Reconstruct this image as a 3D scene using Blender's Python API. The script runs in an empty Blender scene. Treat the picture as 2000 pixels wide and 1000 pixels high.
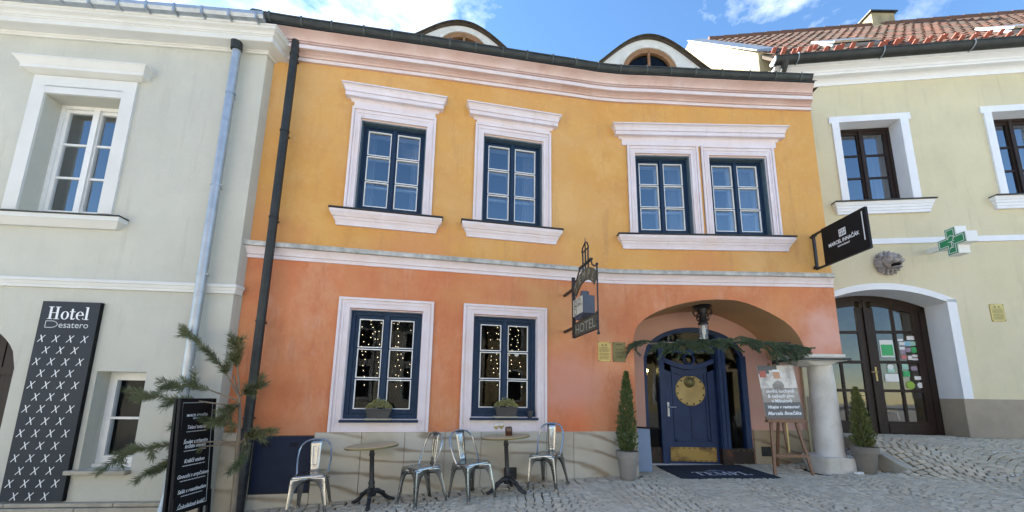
import bpy, bmesh, math, random
from math import sin, cos, pi, radians, sqrt, atan2, hypot
from mathutils import Vector, Matrix, noise as mnoise
random.seed(7)
sc = bpy.context.scene
col = sc.collection

# ------------------------------------------------------------------ camera, light, exposure
EYE = 1.25
cd = bpy.data.cameras.new('camera'); cam = bpy.data.objects.new('camera', cd); col.objects.link(cam); sc.camera = cam
cd.sensor_fit = 'HORIZONTAL'; cd.sensor_width = 36; cd.lens = 751 / 2000 * 36
cd.shift_y = (644.59 - 500) / 2000; cd.clip_start = 0.05; cd.clip_end = 2000
PITCH, ROLL = 0.168039, 0.014683
fw = Vector((0, cos(PITCH), sin(PITCH))); up = Vector((0, -sin(PITCH), cos(PITCH))); rt = Vector((1, 0, 0))
rt2 = cos(ROLL) * rt + sin(ROLL) * up; up2 = -sin(ROLL) * rt + cos(ROLL) * up
m = Matrix.Identity(4)
for i in range(3):
    m[i][0] = rt2[i]; m[i][1] = up2[i]; m[i][2] = -fw[i]
m[2][3] = EYE
cam.matrix_world = m

SUN = Vector((-0.74, 0.40, 0.56)).normalized()
sd = bpy.data.lights.new('sun', 'SUN'); sd.energy = 5.0; sd.angle = radians(0.5); sd.color = (1.0, 0.94, 0.84)
so = bpy.data.objects.new('sun', sd); col.objects.link(so); so.location = (-20, 5, 20)
so.rotation_euler = (-SUN).to_track_quat('-Z', 'Y').to_euler()
w = bpy.data.worlds.new('World'); sc.world = w; w.use_nodes = True
nt = w.node_tree; nt.nodes.clear()
def wn(t, **k):
    n = nt.nodes.new(t)
    for a, b in k.items(): setattr(n, a, b)
    return n
out = wn('ShaderNodeOutputWorld'); bg = wn('ShaderNodeBackground'); bg.inputs[1].default_value = 0.12
sky = wn('ShaderNodeTexSky', sky_type='NISHITA'); sky.sun_disc = False
sky.sun_elevation = math.asin(SUN.z); sky.sun_rotation = atan2(SUN.x, SUN.y)
sky.air_density = 1.0; sky.dust_density = 0.05; sky.ozone_density = 1.5
tc = wn('ShaderNodeTexCoord'); sep = wn('ShaderNodeSeparateXYZ'); nt.links.new(tc.outputs['Generated'], sep.inputs[0])
mx = wn('ShaderNodeMath', operation='MAXIMUM'); mx.inputs[1].default_value = 0.06; nt.links.new(sep.outputs[2], mx.inputs[0])
dx = wn('ShaderNodeMath', operation='DIVIDE'); dy = wn('ShaderNodeMath', operation='DIVIDE')
nt.links.new(sep.outputs[0], dx.inputs[0]); nt.links.new(mx.outputs[0], dx.inputs[1])
nt.links.new(sep.outputs[1], dy.inputs[0]); nt.links.new(mx.outputs[0], dy.inputs[1])
cmb = wn('ShaderNodeCombineXYZ'); nt.links.new(dx.outputs[0], cmb.inputs[0]); nt.links.new(dy.outputs[0], cmb.inputs[1])
mp = wn('ShaderNodeMapping'); mp.inputs['Location'].default_value = (6.68, -3.2, 0); nt.links.new(cmb.outputs[0], mp.inputs[0])
nz = wn('ShaderNodeTexNoise'); nz.inputs['Scale'].default_value = 1.5; nz.inputs['Detail'].default_value = 9; nz.inputs['Roughness'].default_value = 0.62
nz.inputs['Distortion'].default_value = 0.25
nt.links.new(mp.outputs[0], nz.inputs['Vector'])
rp = wn('ShaderNodeValToRGB'); rp.color_ramp.elements[0].position = 0.512; rp.color_ramp.elements[1].position = 0.83; e_ = rp.color_ramp.elements.new(0.632); e_.color = (0.05, 0.05, 0.05, 1); e_ = rp.color_ramp.elements.new(0.715); e_.color = (0.22, 0.22, 0.22, 1)
nt.links.new(nz.outputs[0], rp.inputs[0])
mixc = wn('ShaderNodeMix', data_type='RGBA'); hz = wn('ShaderNodeMapRange'); hz.inputs['From Min'].default_value = 0.50; hz.inputs['From Max'].default_value = 0.70; nt.links.new(sep.outputs[2], hz.inputs['Value'])
cf = wn('ShaderNodeMath', operation='MULTIPLY'); nt.links.new(rp.outputs[0], cf.inputs[0]); nt.links.new(hz.outputs[0], cf.inputs[1]); nt.links.new(cf.outputs[0], mixc.inputs['Factor'])
hs_ = wn('ShaderNodeHueSaturation'); hs_.inputs['Saturation'].default_value = 1.16; hs_.inputs['Value'].default_value = 0.58; nt.links.new(sky.outputs[0], hs_.inputs['Color']); nt.links.new(hs_.outputs[0], mixc.inputs['A']); mixc.inputs['B'].default_value = (50.0, 48.0, 45.0, 1)
nt.links.new(mixc.outputs['Result'], bg.inputs[0]); nt.links.new(bg.outputs[0], out.inputs[0])
sc.view_settings.view_transform = 'Standard'; sc.view_settings.look = 'None'; sc.view_settings.gamma = 1
sc.view_settings.use_curve_mapping = False; sc.view_settings.exposure = 2.36

# ------------------------------------------------------------------ materials
def nodes(name):
    mt = bpy.data.materials.new(name); mt.use_nodes = True
    t = mt.node_tree; p = t.nodes['Principled BSDF']
    return mt, t, p
def mat(name, c, c2=None, scale=4.0, rough=0.75, metal=0.0, bump=0.0, bscale=40.0, detail=6, c3=None, s3=0.7, blobs=(), stretch=None, pos=(0.35, 0.65), spec=0.5, rvar=0.0, extra=()):
    """colour c mottled with c2 (noise of the given scale), optional slow third colour, fine relief"""
    mt, t, p = nodes(name); L = t.links.new
    p.inputs['Roughness'].default_value = rough; p.inputs['Metallic'].default_value = metal
    p.inputs['Specular IOR Level'].default_value = spec
    tcn = t.nodes.new('ShaderNodeTexCoord'); vec = tcn.outputs['Object']
    if stretch:
        mpn = t.nodes.new('ShaderNodeMapping'); mpn.inputs['Scale'].default_value = stretch; L(vec, mpn.inputs[0]); vec = mpn.outputs[0]
    def noise(s, d=6, r=0.6):
        n = t.nodes.new('ShaderNodeTexNoise'); n.inputs['Scale'].default_value = s; n.inputs['Detail'].default_value = d
        n.inputs['Roughness'].default_value = r; L(vec, n.inputs['Vector']); return n.outputs[0]
    def ramp(v, a, b):
        r = t.nodes.new('ShaderNodeMapRange'); r.inputs['From Min'].default_value = a; r.inputs['From Max'].default_value = b
        L(v, r.inputs['Value']); return r.outputs[0]
    def mix(f, a, b):
        mm = t.nodes.new('ShaderNodeMix'); mm.data_type = 'RGBA'
        if isinstance(f, float): mm.inputs['Factor'].default_value = f
        else: L(f, mm.inputs['Factor'])
        for k, v in (('A', a), ('B', b)):
            if isinstance(v, tuple): mm.inputs[k].default_value = (*v[:3], 1)
            else: L(v, mm.inputs[k])
        return mm.outputs['Result']
    cur = tuple(c)
    if c2: cur = mix(ramp(noise(scale, detail), *pos), cur, tuple(c2))
    if c3: cur = mix(ramp(noise(s3, 5), 0.45, 0.75), cur, tuple(c3))
    for (ec, es, lo, hi, amt, est) in extra:          # (colour, scale, from, to, strength, stretch)
        mpn = t.nodes.new('ShaderNodeMapping'); mpn.inputs['Scale'].default_value = est; mpn.inputs['Location'].default_value = (es * 3.1, es * 1.7, lo * 9); L(tcn.outputs['Object'], mpn.inputs[0])
        n = t.nodes.new('ShaderNodeTexNoise'); n.inputs['Scale'].default_value = es; n.inputs['Detail'].default_value = 9; n.inputs['Roughness'].default_value = 0.68; L(mpn.outputs[0], n.inputs['Vector'])
        r = t.nodes.new('ShaderNodeMapRange'); r.inputs['From Min'].default_value = lo; r.inputs['From Max'].default_value = hi; r.inputs['To Max'].default_value = amt; L(n.outputs[0], r.inputs['Value'])
        cur = mix(r.outputs[0], cur, tuple(ec))
    for (bx, by, bz, br, bc, bs) in blobs:
        sb = t.nodes.new('ShaderNodeVectorMath'); sb.operation = 'DISTANCE'; L(tcn.outputs['Object'], sb.inputs[0]); sb.inputs[1].default_value = (bx, by, bz)
        nn = t.nodes.new('ShaderNodeTexNoise'); nn.inputs['Scale'].default_value = 2.2; nn.inputs['Detail'].default_value = 6; L(tcn.outputs['Object'], nn.inputs['Vector'])
        ma = t.nodes.new('ShaderNodeMath'); ma.operation = 'MULTIPLY_ADD'; L(nn.outputs[0], ma.inputs[0]); ma.inputs[1].default_value = -br * 1.6; L(sb.outputs['Value'], ma.inputs[2])
        r = t.nodes.new('ShaderNodeMapRange'); r.interpolation_type = 'SMOOTHSTEP'
        r.inputs['From Min'].default_value = br * 0.35; r.inputs['From Max'].default_value = -br * 0.75; r.inputs['To Max'].default_value = bs
        L(ma.outputs[0], r.inputs['Value']); cur = mix(r.outputs[0], cur, tuple(bc))
    if isinstance(cur, tuple): p.inputs['Base Color'].default_value = (*cur, 1)
    else: L(cur, p.inputs['Base Color'])
    if rvar:
        r = t.nodes.new('ShaderNodeMapRange'); L(noise(9.0, 4), r.inputs['Value']); r.inputs['To Min'].default_value = rough - rvar; r.inputs['To Max'].default_value = rough + rvar
        L(r.outputs[0], p.inputs['Roughness'])
    if bump:
        b = t.nodes.new('ShaderNodeBump'); b.inputs['Strength'].default_value = bump; b.inputs['Distance'].default_value = 0.01
        L(noise(bscale, 8, 0.65), b.inputs['Height']); L(b.outputs[0], p.inputs['Normal'])
    return mt
def emit(name, c, s):
    mt, t, p = nodes(name); p.inputs['Base Color'].default_value = (*c, 1); p.inputs['Emission Color'].default_value = (*c, 1); p.inputs['Emission Strength'].default_value = s
    return mt
def glass(name, ior=2.1, tint=(0.82, 0.87, 0.9), wav=0.04):
    mt, t, p = nodes(name); t.nodes.remove(p); L = t.links.new
    o = t.nodes['Material Output']; tr = t.nodes.new('ShaderNodeBsdfTransparent'); tr.inputs[0].default_value = (*tint, 1)
    g = t.nodes.new('ShaderNodeBsdfGlossy'); g.inputs['Roughness'].default_value = 0.015; g.inputs['Color'].default_value = (0.93, 0.96, 1, 1)
    lw = t.nodes.new('ShaderNodeLayerWeight'); lw.inputs['Blend'].default_value = 0.5
    pw = t.nodes.new('ShaderNodeMath'); pw.operation = 'POWER'; pw.inputs[1].default_value = 5.0; L(lw.outputs['Facing'], pw.inputs[0])
    f0 = ((ior - 1) / (ior + 1)) ** 2
    f = t.nodes.new('ShaderNodeMath'); f.operation = 'MULTIPLY_ADD'; f.inputs[1].default_value = 1 - f0; f.inputs[2].default_value = f0; L(pw.outputs[0], f.inputs[0])
    n = t.nodes.new('ShaderNodeTexNoise'); n.inputs['Scale'].default_value = 2.3; n.inputs['Detail'].default_value = 1
    tcn = t.nodes.new('ShaderNodeTexCoord'); L(tcn.outputs['Object'], n.inputs['Vector'])
    b = t.nodes.new('ShaderNodeBump'); b.inputs['Strength'].default_value = wav; b.inputs['Distance'].default_value = 0.15; L(n.outputs[0], b.inputs['Height'])
    L(b.outputs[0], g.inputs['Normal'])
    mm = t.nodes.new('ShaderNodeMixShader'); L(f.outputs[0], mm.inputs[0]); L(tr.outputs[0], mm.inputs[1]); L(g.outputs[0], mm.inputs[2]); L(mm.outputs[0], o.inputs[0])
    return mt
PINKW = (0.60, 0.36, 0.29)
Mt = dict(
 yellow=mat('yellow plaster', (0.65, 0.35, 0.095), (0.60, 0.295, 0.075), 1.6, 0.85, bump=0.55, bscale=45, c3=(0.66, 0.40, 0.16), s3=0.8,
   extra=(((0.70, 0.43, 0.17), 1.1, .50, .66, .5, (1, 1, 1)), ((0.50, 0.24, 0.075), 2.6, .54, .70, .45, (1, 1, .45)), ((0.44, 0.23, 0.10), 5.0, .56, .70, .5, (1, 1, .12)), ((0.72, 0.50, 0.27), 14.0, .56, .74, .35, (1, 1, 1))),
   blobs=((-3.6, 5.4, 3.5, 0.7, (0.60, 0.25, 0.10), 0.6), (-1.5, 5.7, 3.5, 0.8, (0.60, 0.24, 0.10), 0.6), (3.2, 6.4, 3.5, 0.8, (0.62, 0.25, 0.10), 0.6), (0.6, 6.2, 3.5, 0.7, (0.6, 0.25, 0.1), 0.5))),
 orange=mat('orange plaster', (0.61, 0.225, 0.098), (0.55, 0.180, 0.075), 1.8, 0.85, bump=0.55, bscale=45, c3=(0.60, 0.27, 0.12), s3=1.1,
   extra=(((0.64, 0.33, 0.19), 1.5, .50, .66, .65, (1, 1, .6)), ((0.46, 0.135, 0.06), 2.2, .54, .70, .5, (1, 1, .5)), ((0.64, 0.36, 0.25), 3.8, .56, .70, .5, (1, 1, .35)), ((0.40, 0.14, 0.075), 6.0, .57, .70, .5, (1, 1, .14)), ((0.66, 0.34, 0.2), 14.0, .56, .74, .35, (1, 1, 1))),
   blobs=((0.55, 6.1, 2.55, 0.75, (0.60, 0.32, 0.12), 0.75), (0.9, 6.2, 1.35, 0.75, (0.58, 0.27, 0.20), 0.85), (1.0, 6.2, 0.78, 0.42, (0.68, 0.17, 0.06), 0.8),
          (5.3, 6.38, 2.35, 0.55, (0.66, 0.38, 0.31), 0.95), (-2.2, 5.6, 1.7, 0.6, (0.60, 0.27, 0.14), 0.6), (-3.4, 5.4, 1.2, 0.6, (0.55, 0.17, 0.06), 0.6), (-0.7, 5.8, 2.8, 0.5, (0.62, 0.29, 0.11), 0.7), (4.6, 6.4, 2.9, 0.5, (0.64, 0.27, 0.10), 0.7))),
 pink=mat('pink plaster', PINKW, (0.56, 0.33, 0.26), 2, 0.85, bump=0.15),
 vault=mat('vault plaster', (0.52, 0.32, 0.16), (0.46, 0.27, 0.13), 1.5, 0.85, bump=0.15),
 trim=mat('lilac white trim', (0.76, 0.70, 0.73), (0.70, 0.63, 0.655), 3, 0.7, bump=0.25, bscale=50, c3=(0.72, 0.62, 0.60), s3=1.5, extra=(((0.55, 0.47, 0.45), 7.0, .57, .74, .55, (1, 1, .25)),)),
 cornice=mat('pinkish cornice', (0.70, 0.56, 0.53), (0.60, 0.43, 0.385), 2.2, 0.75, bump=0.25, c3=(0.64, 0.45, 0.41), s3=0.9, extra=(((0.46, 0.31, 0.28), 5.0, .57, .74, .5, (1, 1, .4)),)),
 leadtop=mat('weathered grey ledge', (0.55, 0.55, 0.53), (0.28, 0.29, 0.27), 7, 0.6, bump=0.3),
 darkmetal=mat('dark sheet metal', (0.020, 0.023, 0.023), (0.034, 0.038, 0.037), 6, 0.55, 0.25, bump=0.1, rvar=0.15),
 gutter=mat('green grey gutter', (0.020, 0.026, 0.026), (0.042, 0.050, 0.048), 5, 0.55, 0.2, rvar=0.15, stretch=(1, 1, 3)),
 bracket=mat('grey gutter bracket', (0.075, 0.09, 0.088), (0.05, 0.06, 0.058), 8, 0.5, 0.3),
 iron=mat('black iron', (0.018, 0.019, 0.022), (0.035, 0.036, 0.04), 12, 0.45, 0.3, rvar=0.1),
 zinc=mat('galvanised zinc', (0.46, 0.50, 0.54), (0.36, 0.40, 0.44), 7, 0.48, 0.75, rvar=0.08),
 blue=mat('blue window paint', (0.012, 0.030, 0.066), (0.020, 0.044, 0.086), 5, 0.55, bump=0.15, stretch=(6, 6, 1), spec=0.2),
 bluewood=mat('worn blue grey wood', (0.10, 0.145, 0.175), (0.05, 0.085, 0.11), 4, 0.6, bump=0.3, stretch=(14, 14, 1)),
 doorblue=mat('door blue paint', (0.013, 0.032, 0.092), (0.018, 0.042, 0.115), 4, 0.5, bump=0.08, spec=0.3),
 panelblue=mat('navy cabinet paint', (0.013, 0.020, 0.045), (0.018, 0.026, 0.056), 4, 0.55, spec=0.2),
 bead=mat('white putty line', (0.80, 0.80, 0.78), None, rough=0.6),
 sashgrey=mat('inner sash paint', (0.42, 0.43, 0.44), (0.36, 0.37, 0.38), 5, 0.55),
 discbrass=mat('dull tan brass', (0.36, 0.285, 0.12), (0.27, 0.21, 0.09), 5, 0.45, 0.4, rvar=0.1),
 white=mat('white paint', (0.78, 0.79, 0.78), (0.72, 0.73, 0.72), 5, 0.55),
 lwall=mat('pale grey green render', (0.540, 0.540, 0.470), (0.490, 0.490, 0.425), 1.3, 0.88, bump=0.6, bscale=55, extra=(((0.44, 0.45, 0.41), 3.0, .54, .72, .4, (1, 1, .3)), ((0.56, 0.555, 0.50), 8.0, .54, .72, .4, (1, 1, 1)), ((0.40, 0.385, 0.33), 6.0, .57, .72, .5, (1, 1, .09)), ((0.43, 0.44, 0.40), 1.0, .52, .66, .35, (1, 1, 1))), c3=(0.50, 0.495, 0.45), s3=0.5),
 ltrim=mat('off white render trim', (0.68, 0.69, 0.67), (0.63, 0.635, 0.61), 2, 0.8, bump=0.15),
 rwall=mat('cream yellow render', (0.665, 0.60, 0.400), (0.615, 0.55, 0.365), 1.2, 0.88, bump=0.6, bscale=50, c3=(0.65, 0.59, 0.43), s3=0.5, extra=(((0.53, 0.49, 0.33), 3.0, .54, .72, .4, (1, 1, .3)), ((0.67, 0.62, 0.46), 9.0, .54, .72, .4, (1, 1, 1)), ((0.47, 0.42, 0.29), 6.0, .57, .72, .5, (1, 1, .09)), ((0.56, 0.51, 0.36), 1.0, .52, .66, .35, (1, 1, 1)))),
 rtrim=mat('cool white paint', (0.80, 0.82, 0.85), (0.75, 0.77, 0.80), 3, 0.75, bump=0.1),
 rplinth=mat('taupe plinth render', (0.36, 0.31, 0.24), (0.30, 0.255, 0.20), 2.5, 0.9, bump=0.4, bscale=120, c3=(0.42, 0.35, 0.25), s3=0.9),
 brown=mat('dark brown timber', (0.022, 0.014, 0.012), (0.035, 0.022, 0.017), 3, 0.5, bump=0.15, stretch=(8, 8, 1), spec=0.25),
 firewall=mat('peeling cream limewash', (0.40, 0.345, 0.205), (0.25, 0.215, 0.135), 3.2, 0.9, bump=0.5, bscale=14, stretch=(1, 5, 0.7)),
 tile=mat('weathered roof tile', (0.15, 0.065, 0.042), (0.075, 0.055, 0.042), 2.5, 0.85, bump=0.3, c3=(0.20, 0.075, 0.045), s3=1.4),
 tile2=mat('mossy roof tile', (0.095, 0.068, 0.048), (0.055, 0.048, 0.035), 3, 0.9, bump=0.3),
 redtile=mat('new red clay tile', (0.40, 0.13, 0.095), (0.33, 0.10, 0.07), 5, 0.8),
 zincroof=mat('grey roof flashing', (0.30, 0.34, 0.38), (0.22, 0.26, 0.30), 4, 0.45, 0.5),
 stone=mat('pale worn stone', (0.68, 0.66, 0.61), (0.55, 0.53, 0.47), 3.5, 0.85, bump=0.7, bscale=16, c3=(0.70, 0.70, 0.68), s3=2, extra=(((0.42, 0.39, 0.32), 3.0, .56, .72, .6, (1, 1, .6)), ((0.36, 0.35, 0.31), 9.0, .58, .74, .5, (1, 1, 1)))),
 kerb=mat('beige kerb stone', (0.44, 0.40, 0.32), (0.33, 0.30, 0.245), 5, 0.85, bump=0.3),
 wood=mat('varnished table wood', (0.58, 0.43, 0.25), (0.46, 0.32, 0.17), 3, 0.45, bump=0.12, stretch=(2, 14, 2)),
 easel=mat('brown easel wood', (0.235, 0.125, 0.07), (0.17, 0.085, 0.045), 4, 0.5, bump=0.1, stretch=(10, 10, 1.2)),
 brass=mat('aged brass', (0.50, 0.385, 0.14), (0.39, 0.30, 0.11), 6, 0.42, 0.4, rvar=0.12),
 bronze=mat('dull green brass', (0.20, 0.18, 0.075), (0.15, 0.135, 0.06), 5, 0.5, 0.5),
 copper=mat('tarnished kick plate', (0.35, 0.25, 0.085), (0.10, 0.06, 0.035), 2.6, 0.45, 0.6, rvar=0.15, pos=(0.45, 0.62)),
 rust=mat('blackened plate', (0.03, 0.022, 0.02), (0.14, 0.055, 0.03), 3.5, 0.5, 0.4, pos=(0.5, 0.7)),
 steel=mat('clear lacquered steel', (0.47, 0.465, 0.45), (0.39, 0.385, 0.37), 5, 0.25, 0.95, rvar=0.08),
 sign=mat('anthracite sign panel', (0.026, 0.031, 0.040), (0.034, 0.040, 0.050), 2, 0.6, spec=0.25),
 black=mat('matt black', (0.006, 0.006, 0.007), None, rough=0.6, spec=0.25),
 letter=mat('white lettering', (0.78, 0.80, 0.82), None, rough=0.5),
 thinletter=mat('silver lettering', (0.55, 0.58, 0.60), None, rough=0.5),
 olive=mat('olive sign metal', (0.095, 0.092, 0.062), (0.07, 0.068, 0.05), 6, 0.5, 0.3),
 signletter=mat('pale sign lettering', (0.33, 0.34, 0.27), None, rough=0.5),
 greybox=mat('pale painted tin', (0.62, 0.60, 0.52), (0.52, 0.50, 0.43), 9, 0.55),
 bluebox=mat('blue grey tin', (0.055, 0.075, 0.11), (0.045, 0.06, 0.09), 6, 0.5),
 green=mat('pharmacy green', (0.012, 0.27, 0.105), None, rough=0.4),
 crosswhite=mat('light box white', (0.76, 0.77, 0.74), None, rough=0.45),
 lion=mat('carved grey stone', (0.42, 0.39, 0.37), (0.20, 0.185, 0.18), 9, 0.8, bump=0.4, bscale=30),
 pot=mat('grey clay pot', (0.27, 0.255, 0.235), (0.23, 0.215, 0.195), 5, 0.8, bump=0.15),
 pot2=mat('taupe clay pot', (0.20, 0.178, 0.150), (0.165, 0.148, 0.125), 5, 0.8, bump=0.15),
 planter=mat('dark plastic planter', (0.045, 0.045, 0.045), (0.06, 0.06, 0.06), 7, 0.6),
 soil=mat('potting soil', (0.03, 0.022, 0.016), None, rough=0.95),
 cypress=mat('cypress green', (0.040, 0.074, 0.018), (0.115, 0.150, 0.045), 14, 0.75),
 cypress2=mat('yellowish conifer green', (0.065, 0.088, 0.020), (0.15, 0.16, 0.045), 14, 0.75),
 needle=mat('pine needle', (0.072, 0.100, 0.046), (0.130, 0.145, 0.062), 5, 0.7),
 needle2=mat('olive pine needle', (0.145, 0.15, 0.06), (0.10, 0.115, 0.046), 5, 0.7),
 spruce=mat('blue green fir needle', (0.042, 0.072, 0.044), (0.095, 0.135, 0.07), 6, 0.7),
 bark=mat('grey brown bark', (0.26, 0.21, 0.15), (0.17, 0.135, 0.10), 8, 0.9, bump=0.6, bscale=25, stretch=(3, 3, 0.7)),
 sedum=mat('sedum green', (0.24, 0.25, 0.08), (0.36, 0.34, 0.16), 16, 0.8),
 mat_=mat('navy door mat', (0.012, 0.019, 0.032), (0.018, 0.026, 0.042), 30, 0.95, bump=0.5, bscale=200),
 boardblue=mat('pale blue board', (0.20, 0.285, 0.42), (0.18, 0.255, 0.38), 3, 0.55),
 jar=mat('amber brown glass', (0.055, 0.018, 0.010), (0.08, 0.028, 0.014), 8, 0.12),
 wine=mat('white wine', (0.60, 0.45, 0.18), None, rough=0.1),
 curtain=mat('grey voile curtain', (0.24, 0.25, 0.28), (0.15, 0.16, 0.19), 3, 0.9, stretch=(9, 9, 0.4)),
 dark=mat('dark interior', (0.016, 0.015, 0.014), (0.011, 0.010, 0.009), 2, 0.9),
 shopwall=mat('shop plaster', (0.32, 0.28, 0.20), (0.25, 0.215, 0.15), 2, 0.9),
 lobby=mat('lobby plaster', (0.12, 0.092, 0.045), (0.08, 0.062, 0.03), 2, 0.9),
 gold=mat('gold vinyl', (0.30, 0.21, 0.05), None, rough=0.5),
 fairy=emit('fairy light', (1.0, 0.82, 0.52), 1.6), bulb=emit('sconce bulb', (1.0, 0.72, 0.25), 14.0), ceilinglamp=emit('lit ceiling lamp', (1.0, 0.93, 0.75), 4.0),
 redglass=mat('dark red glass', (0.10, 0.012, 0.015), None, rough=0.15),
 paper=mat('white paper', (0.74, 0.75, 0.74), None, rough=0.6), paperg=mat('green print', (0.05, 0.40, 0.14), None, rough=0.6), paperb=mat('blue print', (0.25, 0.48, 0.62), None, rough=0.6),
 papert=mat('teal print', (0.35, 0.60, 0.50), None, rough=0.6), paperr=mat('red print', (0.45, 0.16, 0.15), None, rough=0.6), paperp=mat('mauve print', (0.32, 0.26, 0.34), None, rough=0.6), lime=mat('lime print', (0.28, 0.46, 0.06), None, rough=0.6),
 yellowseat=mat('yellow seat shell', (0.55, 0.38, 0.08), (0.50, 0.34, 0.07), 3, 0.5),
 posterpale=mat('poster photo print', (0.66, 0.62, 0.56), (0.22, 0.19, 0.16), 3.2, 0.35, detail=3, pos=(0.50, 0.72)), postergrey=mat('poster grey', (0.10, 0.10, 0.10), None, rough=0.4), posterbrown=mat('poster brown blur', (0.20, 0.17, 0.14), (0.42, 0.38, 0.33), 3, 0.4, detail=2), posterred=mat('beer red print', (0.40, 0.10, 0.06), None, rough=0.4), postergold=mat('beer gold print', (0.55, 0.30, 0.16), None, rough=0.4),
 cobble=mat('granite cobble', (0.285, 0.285, 0.275), (0.21, 0.212, 0.205), 5.5, 0.72, bump=0.35, bscale=60, c3=(0.34, 0.335, 0.315), s3=2.6, detail=3),
 joint=mat('sandy joint', (0.026, 0.024, 0.019), (0.045, 0.045, 0.026), 3, 0.95, bump=0.4),
 roadpaint=mat('worn white paint', (0.74, 0.75, 0.74), (0.50, 0.51, 0.50), 8, 0.7),
 winewood=mat('ledge timber', (0.30, 0.16, 0.07), (0.2, 0.1, 0.045), 3, 0.6),
 opp=mat('ochre street front', (0.60, 0.47, 0.26), (0.54, 0.42, 0.23), 1.2, 0.9), opp2=mat('pale street front', (0.74, 0.68, 0.56), (0.68, 0.62, 0.50), 1.2, 0.9),
)
# sandstone with slanted veins
def sandstone(name, c, vein, warm):
    mt, t, p = nodes(name); L = t.links.new
    tcn = t.nodes.new('ShaderNodeTexCoord'); mpn = t.nodes.new('ShaderNodeMapping'); mpn.inputs['Rotation'].default_value = (0.1, -0.55, 0); mpn.inputs['Scale'].default_value = (0.8, 1, 2.4); L(tcn.outputs['Object'], mpn.inputs[0])
    wv = t.nodes.new('ShaderNodeTexWave'); wv.bands_direction = 'Z'; wv.inputs['Scale'].default_value = 0.55; wv.inputs['Distortion'].default_value = 11; wv.inputs['Detail'].default_value = 4; wv.inputs['Detail Scale'].default_value = 0.8; L(mpn.outputs[0], wv.inputs['Vector'])
    r = t.nodes.new('ShaderNodeValToRGB'); e = r.color_ramp.elements
    e[0].position = 0.0; e[0].color = (*vein, 1); e[1].position = 1.0; e[1].color = (*c, 1)
    x = e.new(0.10); x.color = (*[a * 0.4 + b * 0.6 for a, b in zip(vein, c)], 1); x = e.new(0.28); x.color = (*c, 1)
    L(wv.outputs['Fac'], r.inputs[0])
    n = t.nodes.new('ShaderNodeTexNoise'); n.inputs['Scale'].default_value = 1.7; n.inputs['Detail'].default_value = 5; L(tcn.outputs['Object'], n.inputs['Vector'])
    mr = t.nodes.new('ShaderNodeMapRange'); mr.inputs['From Min'].default_value = 0.52; mr.inputs['From Max'].default_value = 0.68; L(n.outputs[0], mr.inputs['Value'])
    mm = t.nodes.new('ShaderNodeMix'); mm.data_type = 'RGBA'; L(mr.outputs[0], mm.inputs['Factor']); L(r.outputs[0], mm.inputs['A']); mm.inputs['B'].default_value = (*warm, 1)
    L(mm.outputs['Result'], p.inputs['Base Color']); p.inputs['Roughness'].default_value = 0.6
    b = t.nodes.new('ShaderNodeBump'); b.inputs['Strength'].default_value = 0.15; b.inputs['Distance'].default_value = 0.01
    n2 = t.nodes.new('ShaderNodeTexNoise'); n2.inputs['Scale'].default_value = 30; L(tcn.outputs['Object'], n2.inputs['Vector']); L(n2.outputs[0], b.inputs['Height']); L(b.outputs[0], p.inputs['Normal'])
    return mt
Mt['sand'] = sandstone('veined sandstone', (0.51, 0.48, 0.40), (0.28, 0.225, 0.155), (0.43, 0.385, 0.295))
Mt['sand2'] = sandstone('brown sandstone', (0.33, 0.25, 0.15), (0.17, 0.11, 0.06), (0.38, 0.32, 0.22))
Mt['glass'] = glass('window glass', 3.0, wav=0.012)
Mt['glassdark'] = glass('ground floor glass', 1.24, wav=0.01)
Mt['glassshop'] = glass('shop door glass', 1.75, wav=0.012)
Mt['glassclear'] = glass('thin clear glass', 1.5, (0.96, 0.97, 0.97), 0.0)

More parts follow.
